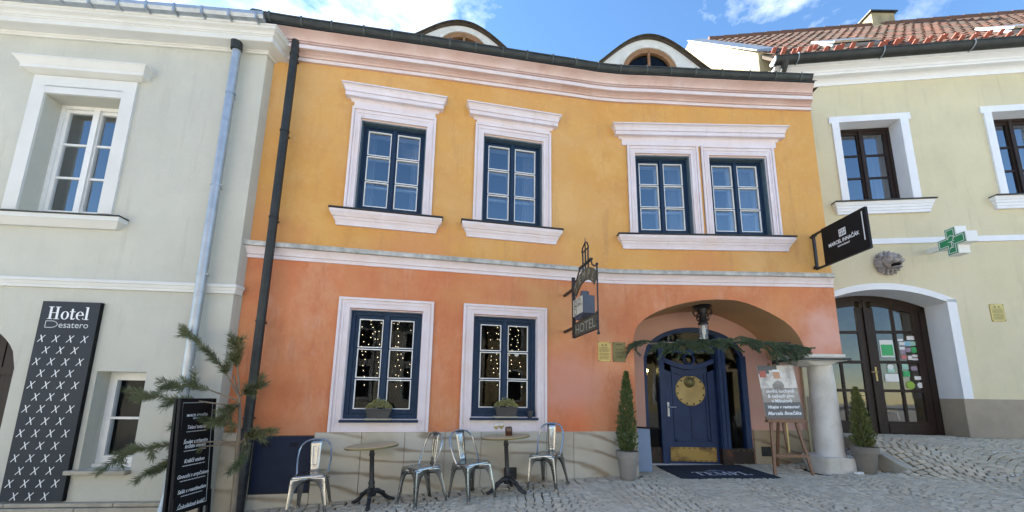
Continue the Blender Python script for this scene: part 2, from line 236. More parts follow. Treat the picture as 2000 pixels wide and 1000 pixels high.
# ------------------------------------------------------------------ mesh helpers
I4 = Matrix.Identity(4)
class MB:
    def __init__(s): s.v = []; s.f = []
    def add(s, vs, fs, M=None):
        o = len(s.v)
        if M is not None: vs = [M @ Vector(p) for p in vs]
        s.v += [tuple(p) for p in vs]; s.f += [tuple(i + o for i in f) for f in fs]; return s
    def box(s, x0, x1, y0, y1, z0, z1, M=None):
        return s.add([(x0, y0, z0), (x1, y0, z0), (x1, y1, z0), (x0, y1, z0), (x0, y0, z1), (x1, y0, z1), (x1, y1, z1), (x0, y1, z1)],
                     [(0, 3, 2, 1), (4, 5, 6, 7), (0, 1, 5, 4), (1, 2, 6, 5), (2, 3, 7, 6), (3, 0, 4, 7)], M)
    def quad(s, a, b, c, d, M=None): return s.add([a, b, c, d], [(0, 1, 2, 3)], M)
    def ring(s, x0, x1, z0, z1, t, y0, y1, M=None, tb=None):
        tb = t if tb is None else tb
        s.box(x0, x0 + t, y0, y1, z0, z1, M); s.box(x1 - t, x1, y0, y1, z0, z1, M)
        s.box(x0 + t, x1 - t, y0, y1, z1 - t, z1, M); s.box(x0 + t, x1 - t, y0, y1, z0, z0 + tb, M); return s
    def tube(s, pts, r, n=8, M=None, caps=True):
        pts = [Vector(p) for p in pts]; k = len(pts); rr = r if isinstance(r, (list, tuple)) else [r] * k
        vs = []; fs = []; prev = None
        for i, p in enumerate(pts):
            d = (pts[min(i + 1, k - 1)] - pts[max(i - 1, 0)])
            d = d.normalized() if d.length > 1e-9 else Vector((0, 0, 1))
            if prev is None:
                a = Vector((0, 0, 1)) if abs(d.z) < 0.9 else Vector((1, 0, 0)); u = d.cross(a).normalized()
            else:
                u = (prev - d * prev.dot(d)); u = u.normalized() if u.length > 1e-6 else d.orthogonal().normalized()
            prev = u; w_ = d.cross(u)
            for j in range(n):
                a = 2 * pi * j / n; vs.append(p + (u * cos(a) + w_ * sin(a)) * rr[i])
        for i in range(k - 1):
            for j in range(n): fs.append((i * n + j, i * n + (j + 1) % n, (i + 1) * n + (j + 1) % n, (i + 1) * n + j))
        if caps: fs.append(tuple(range(n - 1, -1, -1))); fs.append(tuple((k - 1) * n + j for j in range(n)))
        return s.add(vs, fs, M)
    def lathe(s, prof, n=20, M=None, sx=1, sy=1):
        vs = []; fs = []
        for (r, z) in prof:
            for j in range(n): a = 2 * pi * j / n; vs.append((r * cos(a) * sx, r * sin(a) * sy, z))
        for i in range(len(prof) - 1):
            for j in range(n): fs.append((i * n + j, i * n + (j + 1) % n, (i + 1) * n + (j + 1) % n, (i + 1) * n + j))
        fs.append(tuple(range(n - 1, -1, -1))); fs.append(tuple((len(prof) - 1) * n + j for j in range(n)))
        return s.add(vs, fs, M)
    def prism(s, poly, y0, y1, M=None):      # polygon in x,z ; extruded along y
        k = len(poly); vs = [(x, y0, z) for x, z in poly] + [(x, y1, z) for x, z in poly]
        fs = [tuple(range(k)), tuple(range(2 * k - 1, k - 1, -1))] + [(i, i + k, (i + 1) % k + k, (i + 1) % k) for i in range(k)]
        return s.add(vs, fs, M)
    def strip(s, lo, hi, y0, y1, M=None):    # closed band between two x,z polylines of equal length
        k = len(lo)
        for i in range(k - 1):
            a, b, c, d = lo[i], lo[i + 1], hi[i + 1], hi[i]
            s.quad((a[0], y0, a[1]), (b[0], y0, b[1]), (c[0], y0, c[1]), (d[0], y0, d[1]), M)
            s.quad((a[0], y1, a[1]), (d[0], y1, d[1]), (c[0], y1, c[1]), (b[0], y1, b[1]), M)
            s.quad((a[0], y0, a[1]), (a[0], y1, a[1]), (b[0], y1, b[1]), (b[0], y0, b[1]), M)
            s.quad((d[0], y0, d[1]), (c[0], y0, c[1]), (c[0], y1, c[1]), (d[0], y1, d[1]), M)
        for p, q in ((lo[0], hi[0]), (lo[-1], hi[-1])): s.quad((p[0], y0, p[1]), (q[0], y0, q[1]), (q[0], y1, q[1]), (p[0], y1, p[1]), M)
        return s
    def sphere(s, c, r, n=8, M=None, sz=1):
        pr = [(max(1e-4, r * sin(pi * i / n)), -r * cos(pi * i / n) * sz) for i in range(n + 1)]
        T = Matrix.Translation(c); return s.lathe(pr, n, (M @ T) if M is not None else T)
    def sweep(s, path, prof, zf=None, M=None, shear=0.0):
        """path: plan points; prof: (offset to the right hand of travel, z)"""
        P = [Vector(p) for p in path]; k = len(P); nrm = []
        for i in range(k):
            ns = []
            for a, b in ((i - 1, i), (i, i + 1)):
                if 0 <= a and b < k:
                    d = (P[b] - P[a]).normalized(); ns.append(Vector((d.y, -d.x)))
            if len(ns) == 1: nrm.append(ns[0])
            else:
                h = (ns[0] + ns[1]).normalized(); nrm.append(h / max(0.3, h.dot(ns[0])))
        q = len(prof); vs = []; fs = []
        for i in range(k):
            dz = zf[i] if zf else 0
            bx_, by_ = P[i].x, P[i].y; e_ = (P[-1] - P[-2]).normalized() if (shear and i == k - 1) else Vector((0, 0))
            for (o, z) in prof: vs.append((bx_ + nrm[i].x * o - e_.x * shear * o, by_ + nrm[i].y * o - e_.y * shear * o, z + dz))
        for i in range(k - 1):
            for j in range(q - 1): fs.append((i * q + j, (i + 1) * q + j, (i + 1) * q + j + 1, i * q + j + 1))
        fs.append(tuple(range(q - 1, -1, -1))); fs.append(tuple((k - 1) * q + j for j in range(q)))
        return s.add(vs, fs, M)
    def mesh(s, name):
        me = bpy.data.meshes.new(name); me.from_pydata(s.v, [], s.f); me.update(); return me
W = {}
def O(name, mb, mt, parent=None, M=I4, smooth=False, mod=None, label=None, kind=None, fix=True):
    me = mb.mesh(name) if isinstance(mb, MB) else mb
    if isinstance(mb, MB):
        if fix:
            bm = bmesh.new(); bm.from_mesh(me); bmesh.ops.remove_doubles(bm, verts=bm.verts, dist=1e-5); bmesh.ops.recalc_face_normals(bm, faces=bm.faces); bm.to_mesh(me); bm.free()
        me.materials.append(Mt[mt] if isinstance(mt, str) else mt)
        if smooth:
            for p in me.polygons: p.use_smooth = True
            try: me.set_sharp_from_angle(angle=radians(smooth if smooth is not True else 40))
            except Exception: pass
    ob = bpy.data.objects.new(name, me); col.objects.link(ob)
    if parent is not None:
        ob.parent = parent; ob.matrix_parent_inverse = W[parent.name].inverted()
    ob.matrix_basis = M; W[ob.name] = M.copy()
    if label: ob['label'] = label
    if kind: ob['kind'] = kind
    if mod:
        if mod[0] == 'S': md = ob.modifiers.new('thickness', 'SOLIDIFY'); md.thickness = mod[1]; md.offset = 0
        if mod[0] == 'B': md = ob.modifiers.new('edge', 'BEVEL'); md.width = mod[1]; md.segments = 2; md.limit_method = 'ANGLE'
    return ob
def T(name, label, cat, M=I4, group=None):
    ob = bpy.data.objects.new(name, None); col.objects.link(ob); ob.empty_display_size = 0.1
    ob.matrix_basis = M; W[ob.name] = M.copy(); ob['label'] = label; ob['category'] = cat
    if group: ob['group'] = group
    return ob
def tag(ob, label, cat, group=None):
    ob['label'] = label; ob['category'] = cat
    if group: ob['group'] = group
    return ob
def TR(x, y, z): return Matrix.Translation((x, y, z))
def RZ(a): return Matrix.Rotation(a, 4, 'Z')
def RX(a): return Matrix.Rotation(a, 4, 'X')
def RY(a): return Matrix.Rotation(a, 4, 'Y')

# facade frames: x along the wall, y into the wall (so -y is proud of it), z up
class Fac:
    def __init__(s, o, d): s.o = Vector(o); s.d = Vector(d).normalized(); s.n = Vector((s.d.y, -s.d.x))
    def M(s, u=0, z=0, off=0):
        m = Matrix.Identity(4); p = s.o + s.d * u + s.n * off
        m[0][0] = s.d.x; m[1][0] = s.d.y; m[0][1] = -s.n.x; m[1][1] = -s.n.y; m[0][3] = p.x; m[1][3] = p.y; m[2][3] = z; return m
    def P(s, u, off=0): return s.o + s.d * u + s.n * off
BEND = (1.65, 6.345)
CL = Fac(BEND, (5.53, 1.07)); CR = Fac(BEND, (3.86, 0.03)); LF = Fac((-3.83, 5.14), (1, 0.09)); RF = Fac((5.5, 7.31), (1, -0.115))

def interp(x, xs, ys):
    if x <= xs[0]: return ys[0]
    for i in range(len(xs) - 1):
        if x <= xs[i + 1]: return ys[i] + (ys[i + 1] - ys[i]) * (x - xs[i]) / (xs[i + 1] - xs[i])
    return ys[-1]
def sstep(t): t = min(1, max(0, t)); return t * t * (3 - 2 * t)
def ramp_edge(y): return interp(y, [6.19, 7.35], [6.06, 5.94])
def zg(x, y):
    b = interp(x, [-14, -7, -3.4, -0.34, 0.9, 2, 5, 6.4, 8, 12, 16], [-0.75, -0.45, -0.274, -0.07, 0.012, 0.03, 0.09, 0.17, 0.28, 0.52, 0.7])
    if x > 5.5 and y > 2:
        d = (7.31 - 0.115 * (x - 5.5)) - y
        wd = interp(x, [5.7, 6.0, 6.4, 7.5, 9, 12], [0.9, 1.35, 1.75, 2.7, 3.5, 3.8])
        if x > ramp_edge(y) or y < 6.19:
            k = sstep(1 - d / wd)
            b = b + (max(0.63, b) - b) * k
    return b

# text as mesh
def text_mb(txt, size, align='CENTER', shear=0.0, bold=0.0, sx=1.0):
    cu = bpy.data.curves.new('t', 'FONT'); cu.body = txt; cu.size = size; cu.align_x = align; cu.shear = shear; cu.offset = bold; cu.resolution_u = 3
    ob = bpy.data.objects.new('t', cu); col.objects.link(ob)
    bpy.context.view_layer.update()
    dg = bpy.context.evaluated_depsgraph_get(); me = bpy.data.meshes.new_from_object(ob.evaluated_get(dg))
    vs = [(v.co.x * sx, 0, v.co.y) for v in me.vertices]; fs = [tuple(p.vertices) for p in me.polygons]
    bpy.data.objects.remove(ob); bpy.data.curves.remove(cu); bpy.data.meshes.remove(me)
    mb = MB(); mb.add(vs, fs); return mb
def line2(mb, pts, wd, y, M=None):           # flat ribbon in x,z
    for a, b in zip(pts[:-1], pts[1:]):
        d = Vector((b[0] - a[0], b[1] - a[1])); L = d.length
        if L < 1e-6: continue
        n = Vector((-d.y, d.x)) / L * wd / 2
        mb.quad((a[0] + n.x, y, a[1] + n.y), (a[0] - n.x, y, a[1] - n.y), (b[0] - n.x, y, b[1] - n.y), (b[0] + n.x, y, b[1] + n.y), M)
def arc2(cx, cz, rx, rz, a0, a1, n=16): return [(cx + rx * cos(a0 + (a1 - a0) * i / n), cz + rz * sin(a0 + (a1 - a0) * i / n)) for i in range(n + 1)]
def band2(mb, inner, outer, y, M=None):
    for i in range(len(inner) - 1): mb.quad((*inner[i][:1], y, inner[i][1]), (inner[i + 1][0], y, inner[i + 1][1]), (outer[i + 1][0], y, outer[i + 1][1]), (outer[i][0], y, outer[i][1]), M)
def serif(txt, h, y=0.0):
    """high contrast serif letters: returns mesh and width"""
    mb = MB(); x = 0
    def r(x0, x1, z0, z1): mb.quad((x0, y, z0), (x1, y, z0), (x1, y, z1), (x0, y, z1))
    a = h
    for ch in txt:
        if ch == 'H':
            for q in (0.12, 0.56): r(x + q * a, x + (q + .16) * a, 0, a)
            for q in (0.02, 0.46):
                for z in (0, a * .955): r(x + q * a, x + (q + .36) * a, z, z + a * .045)
            r(x + .28 * a, x + .56 * a, .49 * a, .535 * a); x += .88 * a
        elif ch in 'oe':
            cx, cz = x + .29 * a, .32 * a
            o = arc2(cx, cz, .27 * a, .335 * a, 0.0, 2 * pi, 24); i_ = arc2(cx, cz, .13 * a, .295 * a, 0.0, 2 * pi, 24)
            if ch == 'o': band2(mb, i_, o, y)
            else:
                band2(mb, i_[:20], o[:20], y); line2(mb, [(o[20][0] + .10 * a, o[20][1]), (x + .52 * a, .16 * a)], .05 * a, y); r(x + .16 * a, x + .56 * a, .33 * a, .38 * a)
            x += .58 * a
        elif ch == 't':
            r(x + .10 * a, x + .24 * a, .08 * a, .86 * a); r(x, x + .38 * a, .60 * a, .65 * a); r(x + .13 * a, x + .36 * a, 0, .08 * a); line2(mb, [(x + .34 * a, .03 * a), (x + .40 * a, .13 * a)], .05 * a, y); x += .42 * a
        elif ch == 'l':
            r(x + .09 * a, x + .24 * a, 0, a * 1.02); r(x, x + .33 * a, 0, .045 * a); r(x + .01 * a, x + .1 * a, a * .97, a * 1.02); x += .36 * a
        elif ch == 'T':
            r(x + .30 * a, x + .45 * a, 0, a); r(x, x + .75 * a, .93 * a, a); r(x, x + .06 * a, .75 * a, .93 * a); r(x + .69 * a, x + .75 * a, .75 * a, .93 * a); r(x + .2 * a, x + .55 * a, 0, .05 * a); x += .83 * a
        elif ch == 'E':
            r(x + .10 * a, x + .25 * a, 0, a); r(x, x + .65 * a, .93 * a, a); r(x, x + .68 * a, 0, .07 * a); r(x + .25 * a, x + .5 * a, .48 * a, .54 * a); r(x + .60 * a, x + .65 * a, .76 * a, .93 * a); r(x + .63 * a, x + .68 * a, .07 * a, .26 * a); r(x + .46 * a, x + .5 * a, .4 * a, .62 * a); x += .78 * a
        elif ch == 'M':
            r(x + .09 * a, x + .15 * a, 0, a); r(x + .78 * a, x + .93 * a, 0, a); line2(mb, [(x + .15 * a, a), (x + .48 * a, .04 * a)], .13 * a, y); line2(mb, [(x + .48 * a, .04 * a), (x + .80 * a, a)], .05 * a, y)
            r(x, x + .24 * a, 0, .05 * a); r(x + .7 * a, x + 1.02 * a, 0, .05 * a); r(x, x + .2 * a, .95 * a, a); r(x + .8 * a, x + 1.02 * a, .95 * a, a); x += 1.1 * a
        elif ch == 'P':
            r(x + .10 * a, x + .25 * a, 0, a); r(x, x + .36 * a, 0, .05 * a); band2(mb, arc2(x + .3 * a, .73 * a, .18 * a, .215 * a, -pi / 2, pi / 2), arc2(x + .3 * a, .73 * a, .34 * a, .27 * a, -pi / 2, pi / 2), y); r(x, x + .3 * a, .945 * a, a); r(x + .2 * a, x + .3 * a, .46 * a, .515 * a); x += .74 * a
        elif ch == 'L':
            r(x + .10 * a, x + .25 * a, 0, a); r(x, x + .36 * a, .95 * a, a); r(x, x + .66 * a, 0, .07 * a); r(x + .61 * a, x + .66 * a, .07 * a, .28 * a); x += .74 * a
        else: x += .3 * a
    return mb, x

# ------------------------------------------------------------------ ground
gm = MB(); xs = [-60, -30, -16, -10, -7.5] + [-6 + 0.25 * i for i in range(73)] + [13, 16, 24, 40, 60]; ys = [-60, -30, -14, -8, -4, -1, 1, 2] + [2.75 + 0.25 * i for i in range(19)] + [7.6, 8.4, 12, 30, 60]
nx = len(xs)
vs = [(x, y, zg(x, y) - (0.03 if not (-6.2 < x < 10.6 and 2.5 < y) else 0.10)) for y in ys for x in xs]
fs = [(j * nx + i, j * nx + i + 1, (j + 1) * nx + i + 1, (j + 1) * nx + i) for j in range(len(ys) - 1) for i in range(nx - 1)]
gm.add(vs, fs)
STX0, STX1, STY0 = -6.0, 10.5, 2.6
def far_paving():
    mt, t, p = nodes('cobble paving'); L = t.links.new
    tcn = t.nodes.new('ShaderNodeTexCoord'); v = t.nodes.new('ShaderNodeTexVoronoi'); v.feature = 'DISTANCE_TO_EDGE'; v.inputs['Scale'].default_value = 9.5; v.inputs['Randomness'].default_value = 0.55; L(tcn.outputs['Object'], v.inputs['Vector'])
    r = t.nodes.new('ShaderNodeMapRange'); r.inputs['From Max'].default_value = 0.09; L(v.outputs['Distance'], r.inputs['Value'])
    n = t.nodes.new('ShaderNodeTexNoise'); n.inputs['Scale'].default_value = 5; L(tcn.outputs['Object'], n.inputs['Vector'])
    a = t.nodes.new('ShaderNodeMix'); a.data_type = 'RGBA'; L(n.outputs[0], a.inputs['Factor']); a.inputs['A'].default_value = (0.36, 0.355, 0.33, 1); a.inputs['B'].default_value = (0.42, 0.42, 0.40, 1)
    m2 = t.nodes.new('ShaderNodeMix'); m2.data_type = 'RGBA'; L(r.outputs[0], m2.inputs['Factor']); m2.inputs['A'].default_value = (0.06, 0.055, 0.045, 1); L(a.outputs['Result'], m2.inputs['B']); L(m2.outputs['Result'], p.inputs['Base Color'])
    p.inputs['Roughness'].default_value = 0.8
    b = t.nodes.new('ShaderNodeBump'); b.inputs['Strength'].default_value = 0.6; b.inputs['Distance'].default_value = 0.02; L(r.outputs[0], b.inputs['Height']); L(b.outputs[0], p.inputs['Normal'])
    return mt
Mt['paving'] = far_paving()
street = O('street', gm, 'paving', smooth=True); street['kind'] = 'structure'; street['label'] = 'grey cobbled street in front of the three houses'
# dark bed under the built stones
bedm = MB(); bx = [STX0 + 0.1 * i for i in range(166)]; by = [STY0 + 0.1 * i for i in range(53)]
bedm.add([(x, y, (zg(x, y) if not (5.6 < x < 6.7 and y > 6.2) else min(zg(x - .11, y), zg(x, y), zg(x + .11, y))) - 0.028) for y in by for x in bx], [(j * 166 + i, j * 166 + i + 1, (j + 1) * 166 + i + 1, (j + 1) * 166 + i) for j in range(52) for i in range(165)])
O('joint_bed', bedm, 'joint', street)

def wall_y(x):                                # front line of the house bases, for clipping the paving
    if x < -3.83: return 5.14 + 0.09 * (x + 3.83) - 0.03
    if x < 1.65: return 6.345 + 0.1935 * (x - 1.65) - 0.02
    if x < 2.02: return 6.33
    if x < 5.52: return 7.36
    if x < 5.9: return 7.31
    return 7.31 - 0.115 * (x - 5.5) + (0.45 if 6.0 < x < 8.1 else -0.02)
stones = []
rnd = random.Random(3)
PAV0 = []                                     # (x, y, angle, w, d)
# border rows along the orange house
for k in range(3):
    u = -5.7
    while u < 0.35:
        wd_ = rnd.uniform(0.13, 0.20); p = CL.P(u + wd_ / 2, 0.085 + k * 0.135)
        PAV0.append((p.x, p.y, atan2(CL.d.y, CL.d.x), wd_ - 0.026, 0.112, 1)); u += wd_
# segmental arcs
AW = 1.45; R_ = 1.0
def arcs():
    for c in range(-5, 9):
        cx = 0.35 + c * AW
        n_arc = int(6.5 / 0.098)
        for k in range(n_arc):
            cy0 = 1.2 + k * 0.098
            half = math.asin(AW / 2 / R_)
            m_ = int(2 * half * R_ / 0.103); off = rnd.uniform(-.03, .03)
            for i in range(m_):
                a = -half + (i + 0.5) * 2 * half / m_ + off / R_
                if abs(a) > half: continue
                x = cx + R_ * sin(a); y = cy0 + R_ * cos(a)
                PAV0.append((x + rnd.uniform(-.004, .004), y + rnd.uniform(-.004, .004), -a + rnd.uniform(-.07, .07), 2 * half * R_ / m_ - rnd.uniform(0.011, 0.021), 0.098 - rnd.uniform(0.011, 0.019), 0))
arcs()
def near_border(x, y):
    p = Vector((x, y)) - CL.o; u = p.dot(CL.d); o_ = p.dot(CL.n); return -5.9 < u < 0.4 and o_ < 0.42
seen = {}
for (x, y, a, w_, d_, b) in PAV0:
    if not (STX0 + .1 < x < STX1 - .1 and STY0 + .1 < y): continue
    if y > wall_y(x) - 0.05: continue
    if not b and near_border(x, y): continue
    if 4.9 < x < 5.72 and 6.33 < y < 6.98: continue
    if x > 5.6 and 6.2 < y and abs(x - ramp_edge(y)) < 0.09: continue
    stones.append((x, y, a, w_, d_, b))
def px_size(x, y):
    r = Vector((x, y, zg(x, y) - EYE)); dep = r.dot(fw); X = 1000 + 751 * r.dot(rt2) / dep; Y = 644.6 - 751 * r.dot(up2) / dep
    return (0 if not (-10 < X < 2010 and Y < 1008) else 1.0 / dep ** 2)
stones.sort(key=lambda s: -px_size(s[0], s[1]))
def stone_verts(w_, d_, ww, wy, h):
    a, b = w_ / 2, d_ / 2
    j = [rnd.uniform(-.006, .006) for _ in range(8)]
    q = [(-a + j[0], -b + j[1]), (a + j[2], -b + j[3]), (a + j[4], b + j[5]), (-a + j[6], b + j[7])]
    lo = [(x, y, -0.03) for x, y in q]; mi = [(x * .97, y * .97, h - 0.008) for x, y in q]; hi = [(x * .80, y * .80, h + rnd.uniform(-.002, .002)) for x, y in q]
    return lo + mi + hi
SF = [(8, 9, 10, 11)] + [(i, (i + 1) % 4, 4 + (i + 1) % 4, 4 + i) for i in range(4)] + [(4 + i, 4 + (i + 1) % 4, 8 + (i + 1) % 4, 8 + i) for i in range(4)]
cobmats = []
for k, (a, b) in enumerate((((0.62, 0.545, 0.415), (0.52, 0.455, 0.345)), ((0.54, 0.48, 0.375), (0.45, 0.395, 0.305)), ((0.64, 0.575, 0.445), (0.55, 0.49, 0.38)), ((0.56, 0.485, 0.365), (0.47, 0.405, 0.30)))):
    cobmats.append(mat('granite cobble %d' % k, a, b, 9, 0.8, spec=0.15, bump=0.4, bscale=70, detail=3, extra=(((0.37, 0.345, 0.27), 0.9, .50, .66, .5, (1, 1, 1)), ((0.66, 0.62, 0.52), 2.2, .54, .70, .5, (1, 1, 1)))))
protos = []
for k in range(16):
    w_ = 0.086; d_ = 0.083; me = MB().add(stone_verts(w_, d_, 0, 0, 0.0), SF).mesh('cobble'); me.materials.append(cobmats[k % 4]); protos.append(me)
for i, (x, y, a, w_, d_, b) in enumerate(stones[:300]):
    sx = w_ / 0.086; sy = d_ / 0.083; e = 0.05
    tilt = RY(-atan2(zg(x + e, y) - zg(x - e, y), 2 * e))
    M = TR(x, y, zg(x, y) + rnd.uniform(-.004, .004)) @ tilt @ RZ(a) @ Matrix.Diagonal((sx, sy, 1, 1))
    O('cobble', protos[rnd.randrange(16)], None, street, M)
rest = [MB() for _ in range(4)]
for (x, y, a, w_, d_, b) in stones[300:]:
    e = 0.05; M = TR(x, y, zg(x, y) + rnd.uniform(-.003, .003)) @ RX(atan2(zg(x, y + e) - zg(x, y - e), 2 * e)) @ RY(-atan2(zg(x + e, y) - zg(x - e, y), 2 * e)) @ RZ(a)
    rest[rnd.choice((0, 0, 1, 1, 2, 3))].add(stone_verts(w_, d_, 0, 0, 0.0), SF, M)
allrest = MB(); ends = []
for r in rest: allrest.add(r.v, r.f); ends.append(len(allrest.f))
ob = O('cobblestones', allrest, cobmats[0], street, fix=False, kind='stuff')
for mm in cobmats[1:]: ob.data.materials.append(mm)
mi_ = [0] * len(allrest.f); st_ = 0
for k, e in enumerate(ends):
    for q in range(st_, e): mi_[q] = k
    st_ = e
ob.data.polygons.foreach_set('material_index', mi_)
# worn white line marks on the right
def paint(points, wd_, seed):
    mb = MB(); rr = random.Random(seed)
    for (x0, y0), (x1, y1) in zip(points[:-1], points[1:]):
        n = int(hypot(x1 - x0, y1 - y0) / 0.05)
        for i in range(n):
            if rr.random() < 0.30: continue
            t = i / n; x = x0 + (x1 - x0) * t + rr.uniform(-.02, .02); y = y0 + (y1 - y0) * t + rr.uniform(-.015, .015); L_ = rr.uniform(.03, .06); h = wd_ * rr.uniform(.4, 1)
            q = [(x - L_ / 2, y - h / 2), (x + L_ / 2, y - h / 2 * rr.uniform(.5, 1)), (x + L_ / 2, y + h / 2), (x - L_ / 2, y + h / 2 * rr.uniform(.5, 1))]
            mb.add([(a, b, zg(a, b) + 0.009) for a, b in q], [(0, 1, 2, 3)])
    return mb
O('painted_line', paint([(6.6, 5.55), (7.5, 5.4), (8.8, 5.0)], 0.05, 1), 'roadpaint', street, fix=False)
O('painted_line', paint([(6.0, 4.75), (6.8, 4.55), (7.3, 4.45)], 0.09, 2), 'roadpaint', street, fix=False)
O('painted_line', paint([(7.1, 6.1), (7.9, 6.0)], 0.04, 4), 'roadpaint', street, fix=False)
# kerb stone along the ramp
km = MB()
pts = [(6.04, 6.12), (6.005, 6.52), (5.97, 6.92), (5.935, 7.33)]
top = [zg(6.10, 6.2) - .03, zg(6.12, 6.52), zg(6.12, 6.92), .63]
for i in range(3):
    (x0, y0), (x1, y1) = pts[i], pts[i + 1]; d = Vector((x1 - x0, y1 - y0)).normalized(); n = Vector((d.y, -d.x)) * 0.16
    km.add([(x0, y0, -.1), (x1, y1, -.1), (x1 + n.x, y1 + n.y, -.1), (x0 + n.x, y0 + n.y, -.1), (x0, y0, top[i] + .02), (x1, y1, top[i + 1] + .02), (x1 + n.x, y1 + n.y, top[i + 1] + .02), (x0 + n.x, y0 + n.y, top[i] + .02)],
           [(0, 3, 2, 1), (4, 5, 6, 7), (0, 1, 5, 4), (1, 2, 6, 5), (2, 3, 7, 6), (3, 0, 4, 7)])
rk = O('ramp_kerb', km, 'kerb', street)

# ------------------------------------------------------------------ facade helpers
def panel(mb, F, s0, s1, z0, z1, holes=(), rd=0.16):
    ss = sorted({s0, s1, *[h[0] for h in holes], *[h[1] for h in holes]}); zs = sorted({z0, z1, *[h[2] for h in holes], *[h[3] for h in holes]})
    for a, b in zip(ss[:-1], ss[1:]):
        for c, d in zip(zs[:-1], zs[1:]):
            if any(h[0] <= (a + b) / 2 <= h[1] and h[2] <= (c + d) / 2 <= h[3] for h in holes): continue
            p, q = F.P(a), F.P(b); mb.quad((p.x, p.y, c), (q.x, q.y, c), (q.x, q.y, d), (p.x, p.y, d))
    for h in holes:                           # plaster reveal
        p0, p1 = F.P(h[0]), F.P(h[1]); i0, i1 = F.P(h[0], -rd), F.P(h[1], -rd)
        mb.quad((p0.x, p0.y, h[2]), (i0.x, i0.y, h[2]), (i0.x, i0.y, h[3]), (p0.x, p0.y, h[3]))
        mb.quad((p1.x, p1.y, h[2]), (i1.x, i1.y, h[2]), (i1.x, i1.y, h[3]), (p1.x, p1.y, h[3]))
        mb.quad((p0.x, p0.y, h[3]), (p1.x, p1.y, h[3]), (i1.x, i1.y, h[3]), (i0.x, i0.y, h[3]))
        mb.quad((p0.x, p0.y, h[2]), (p1.x, p1.y, h[2]), (i1.x, i1.y, h[2]), (i0.x, i0.y, h[2]))
def uring(mb, x0, x1, z0, z1, t, y0, y1):
    mb.box(x0, x0 + t, y0, y1, z0, z1); mb.box(x1 - t, x1, y0, y1, z0, z1); mb.box(x0 + t, x1 - t, y0, y1, z1 - t, z1)
def upath(x0, x1): return [(x0, 0.04), (x0, 0), (x1, 0), (x1, 0.04)]
def casement(parent, M, w_, h, fmat, gmat, y=0.11, ft=0.06, bead=None, rows=3, inner=True, jambmat=None, jd=0.02, st=0.05, bar=0.026, mull=0.05, curtain=0.25, frost=None):
    """two leaf window with rows x 2 panes; returns the window part"""
    fm = MB()
    fm.ring(0, w_, 0, h, ft, y - 0.03, y + 0.07)
    xm = w_ / 2; lw = (w_ - 2 * ft) / 2
    fm.box(xm - mull / 2, xm + mull / 2, y - 0.045, y + 0.02, ft, h - ft)
    panes = []
    for k in range(2):
        a = ft + k * lw; b = a + lw; z0 = ft + 0.004; z1 = h - ft - 0.004
        fm.ring(a + .003, b - .003, z0, z1, st, y - 0.012, y + 0.035, tb=st * 1.3)
        pz0 = z0 + st * 1.3; pz1 = z1 - st; ph = (pz1 - pz0 - (rows - 1) * bar) / rows
        for r in range(rows):
            zz = pz0 + r * (ph + bar); panes.append((a + .003 + st, b - .003 - st, zz, zz + ph))
            if r: fm.box(a + st, b - st, y - 0.004, y + 0.03, zz - bar, zz)
    win = O('window', fm, fmat, parent, M)
    if jambmat:
        O('jamb_lining', MB().ring(-0.001, w_ + 0.001, -0.001, h + 0.001, 0.03, jd, y - 0.03), jambmat, win, M)
    for p in panes:
        O('pane', MB().quad((p[0], y + .012, p[2]), (p[1], y + .012, p[2]), (p[1], y + .012, p[3]), (p[0], y + .012, p[3])), gmat, win, M)
        if bead: O('glazing_bead', MB().ring(p[0] - .004, p[1] + .004, p[2] - .004, p[3] + .004, 0.013, y - 0.016, y + 0.010), bead, win, M)
    if inner:
        im = MB(); yi = y + 0.17; im.ring(0.03, w_ - .03, 0.03, h - .03, 0.05, yi, yi + .05); im.box(xm - .045, xm + .045, yi - .01, yi + .05, .08, h - .08)
        for r in range(1, rows):
            zz = .03 + (h - .06) * r / rows; im.box(.08, xm - .045, yi + .005, yi + .04, zz + .02, zz + .05); im.box(xm + .045, w_ - .08, yi + .005, yi + .04, zz + .02, zz + .05)
        O('inner_sash', im, 'sashgrey', win, M)
    if curtain:
        for sd_ in (0, 1):
            cm = MB(); n = 26; L_ = w_ * curtain * (1.0 if sd_ else 0.75); v = []; f = []
            for i in range(n + 1):
                u = i / n; x = (0.0 + L_ * u) if not sd_ else (w_ - L_ * u); yy = y + 0.33 + 0.025 * sin(u * 30 + sd_)
                v += [(x, yy, -0.05), (x, yy, h + 0.05)]
                if i: f.append((2 * i - 2, 2 * i, 2 * i + 1, 2 * i - 1))
            O('curtain', cm.add(v, f), 'curtain', win, M, smooth=True)
    return win

# ------------------------------------------------------------------ orange house
H = T('orange_house', 'two storey orange and yellow house with blue windows and arched entrance', 'house', TR(1.0, 6.5, 0))
FT = 0.37
ang0 = atan2(CL.d.y, CL.d.x); ang1 = atan2(CR.d.y, CR.d.x)
def bend_pts(n=7):
    p0 = CL.P(-FT); p1 = CR.P(FT); b = Vector(BEND); return [((1 - t) ** 2) * p0 + 2 * t * (1 - t) * b + t * t * p1 for t in [i / (n - 1) for i in range(n)]]
BP = bend_pts()
BF = Fac((BP[3].x, BP[3].y), (CL.d + CR.d))
def bendwall(mb, z0, z1):
    for a, b in zip(BP[:-1], BP[1:]): mb.quad((a.x, a.y, z0), (b.x, b.y, z0), (b.x, b.y, z1), (a.x, a.y, z1))
UW = [(-4.204, -3.162, 4.045, 5.60), (-2.228, -1.175, 4.045, 5.635)]
DW = [(0.525, 1.538, 4.07, 5.60), (1.868, 2.918, 4.066, 5.585)]
LW = [(-4.122, -3.066, 0.875, 2.48), (-2.300, -1.270, 0.912, 2.487)]
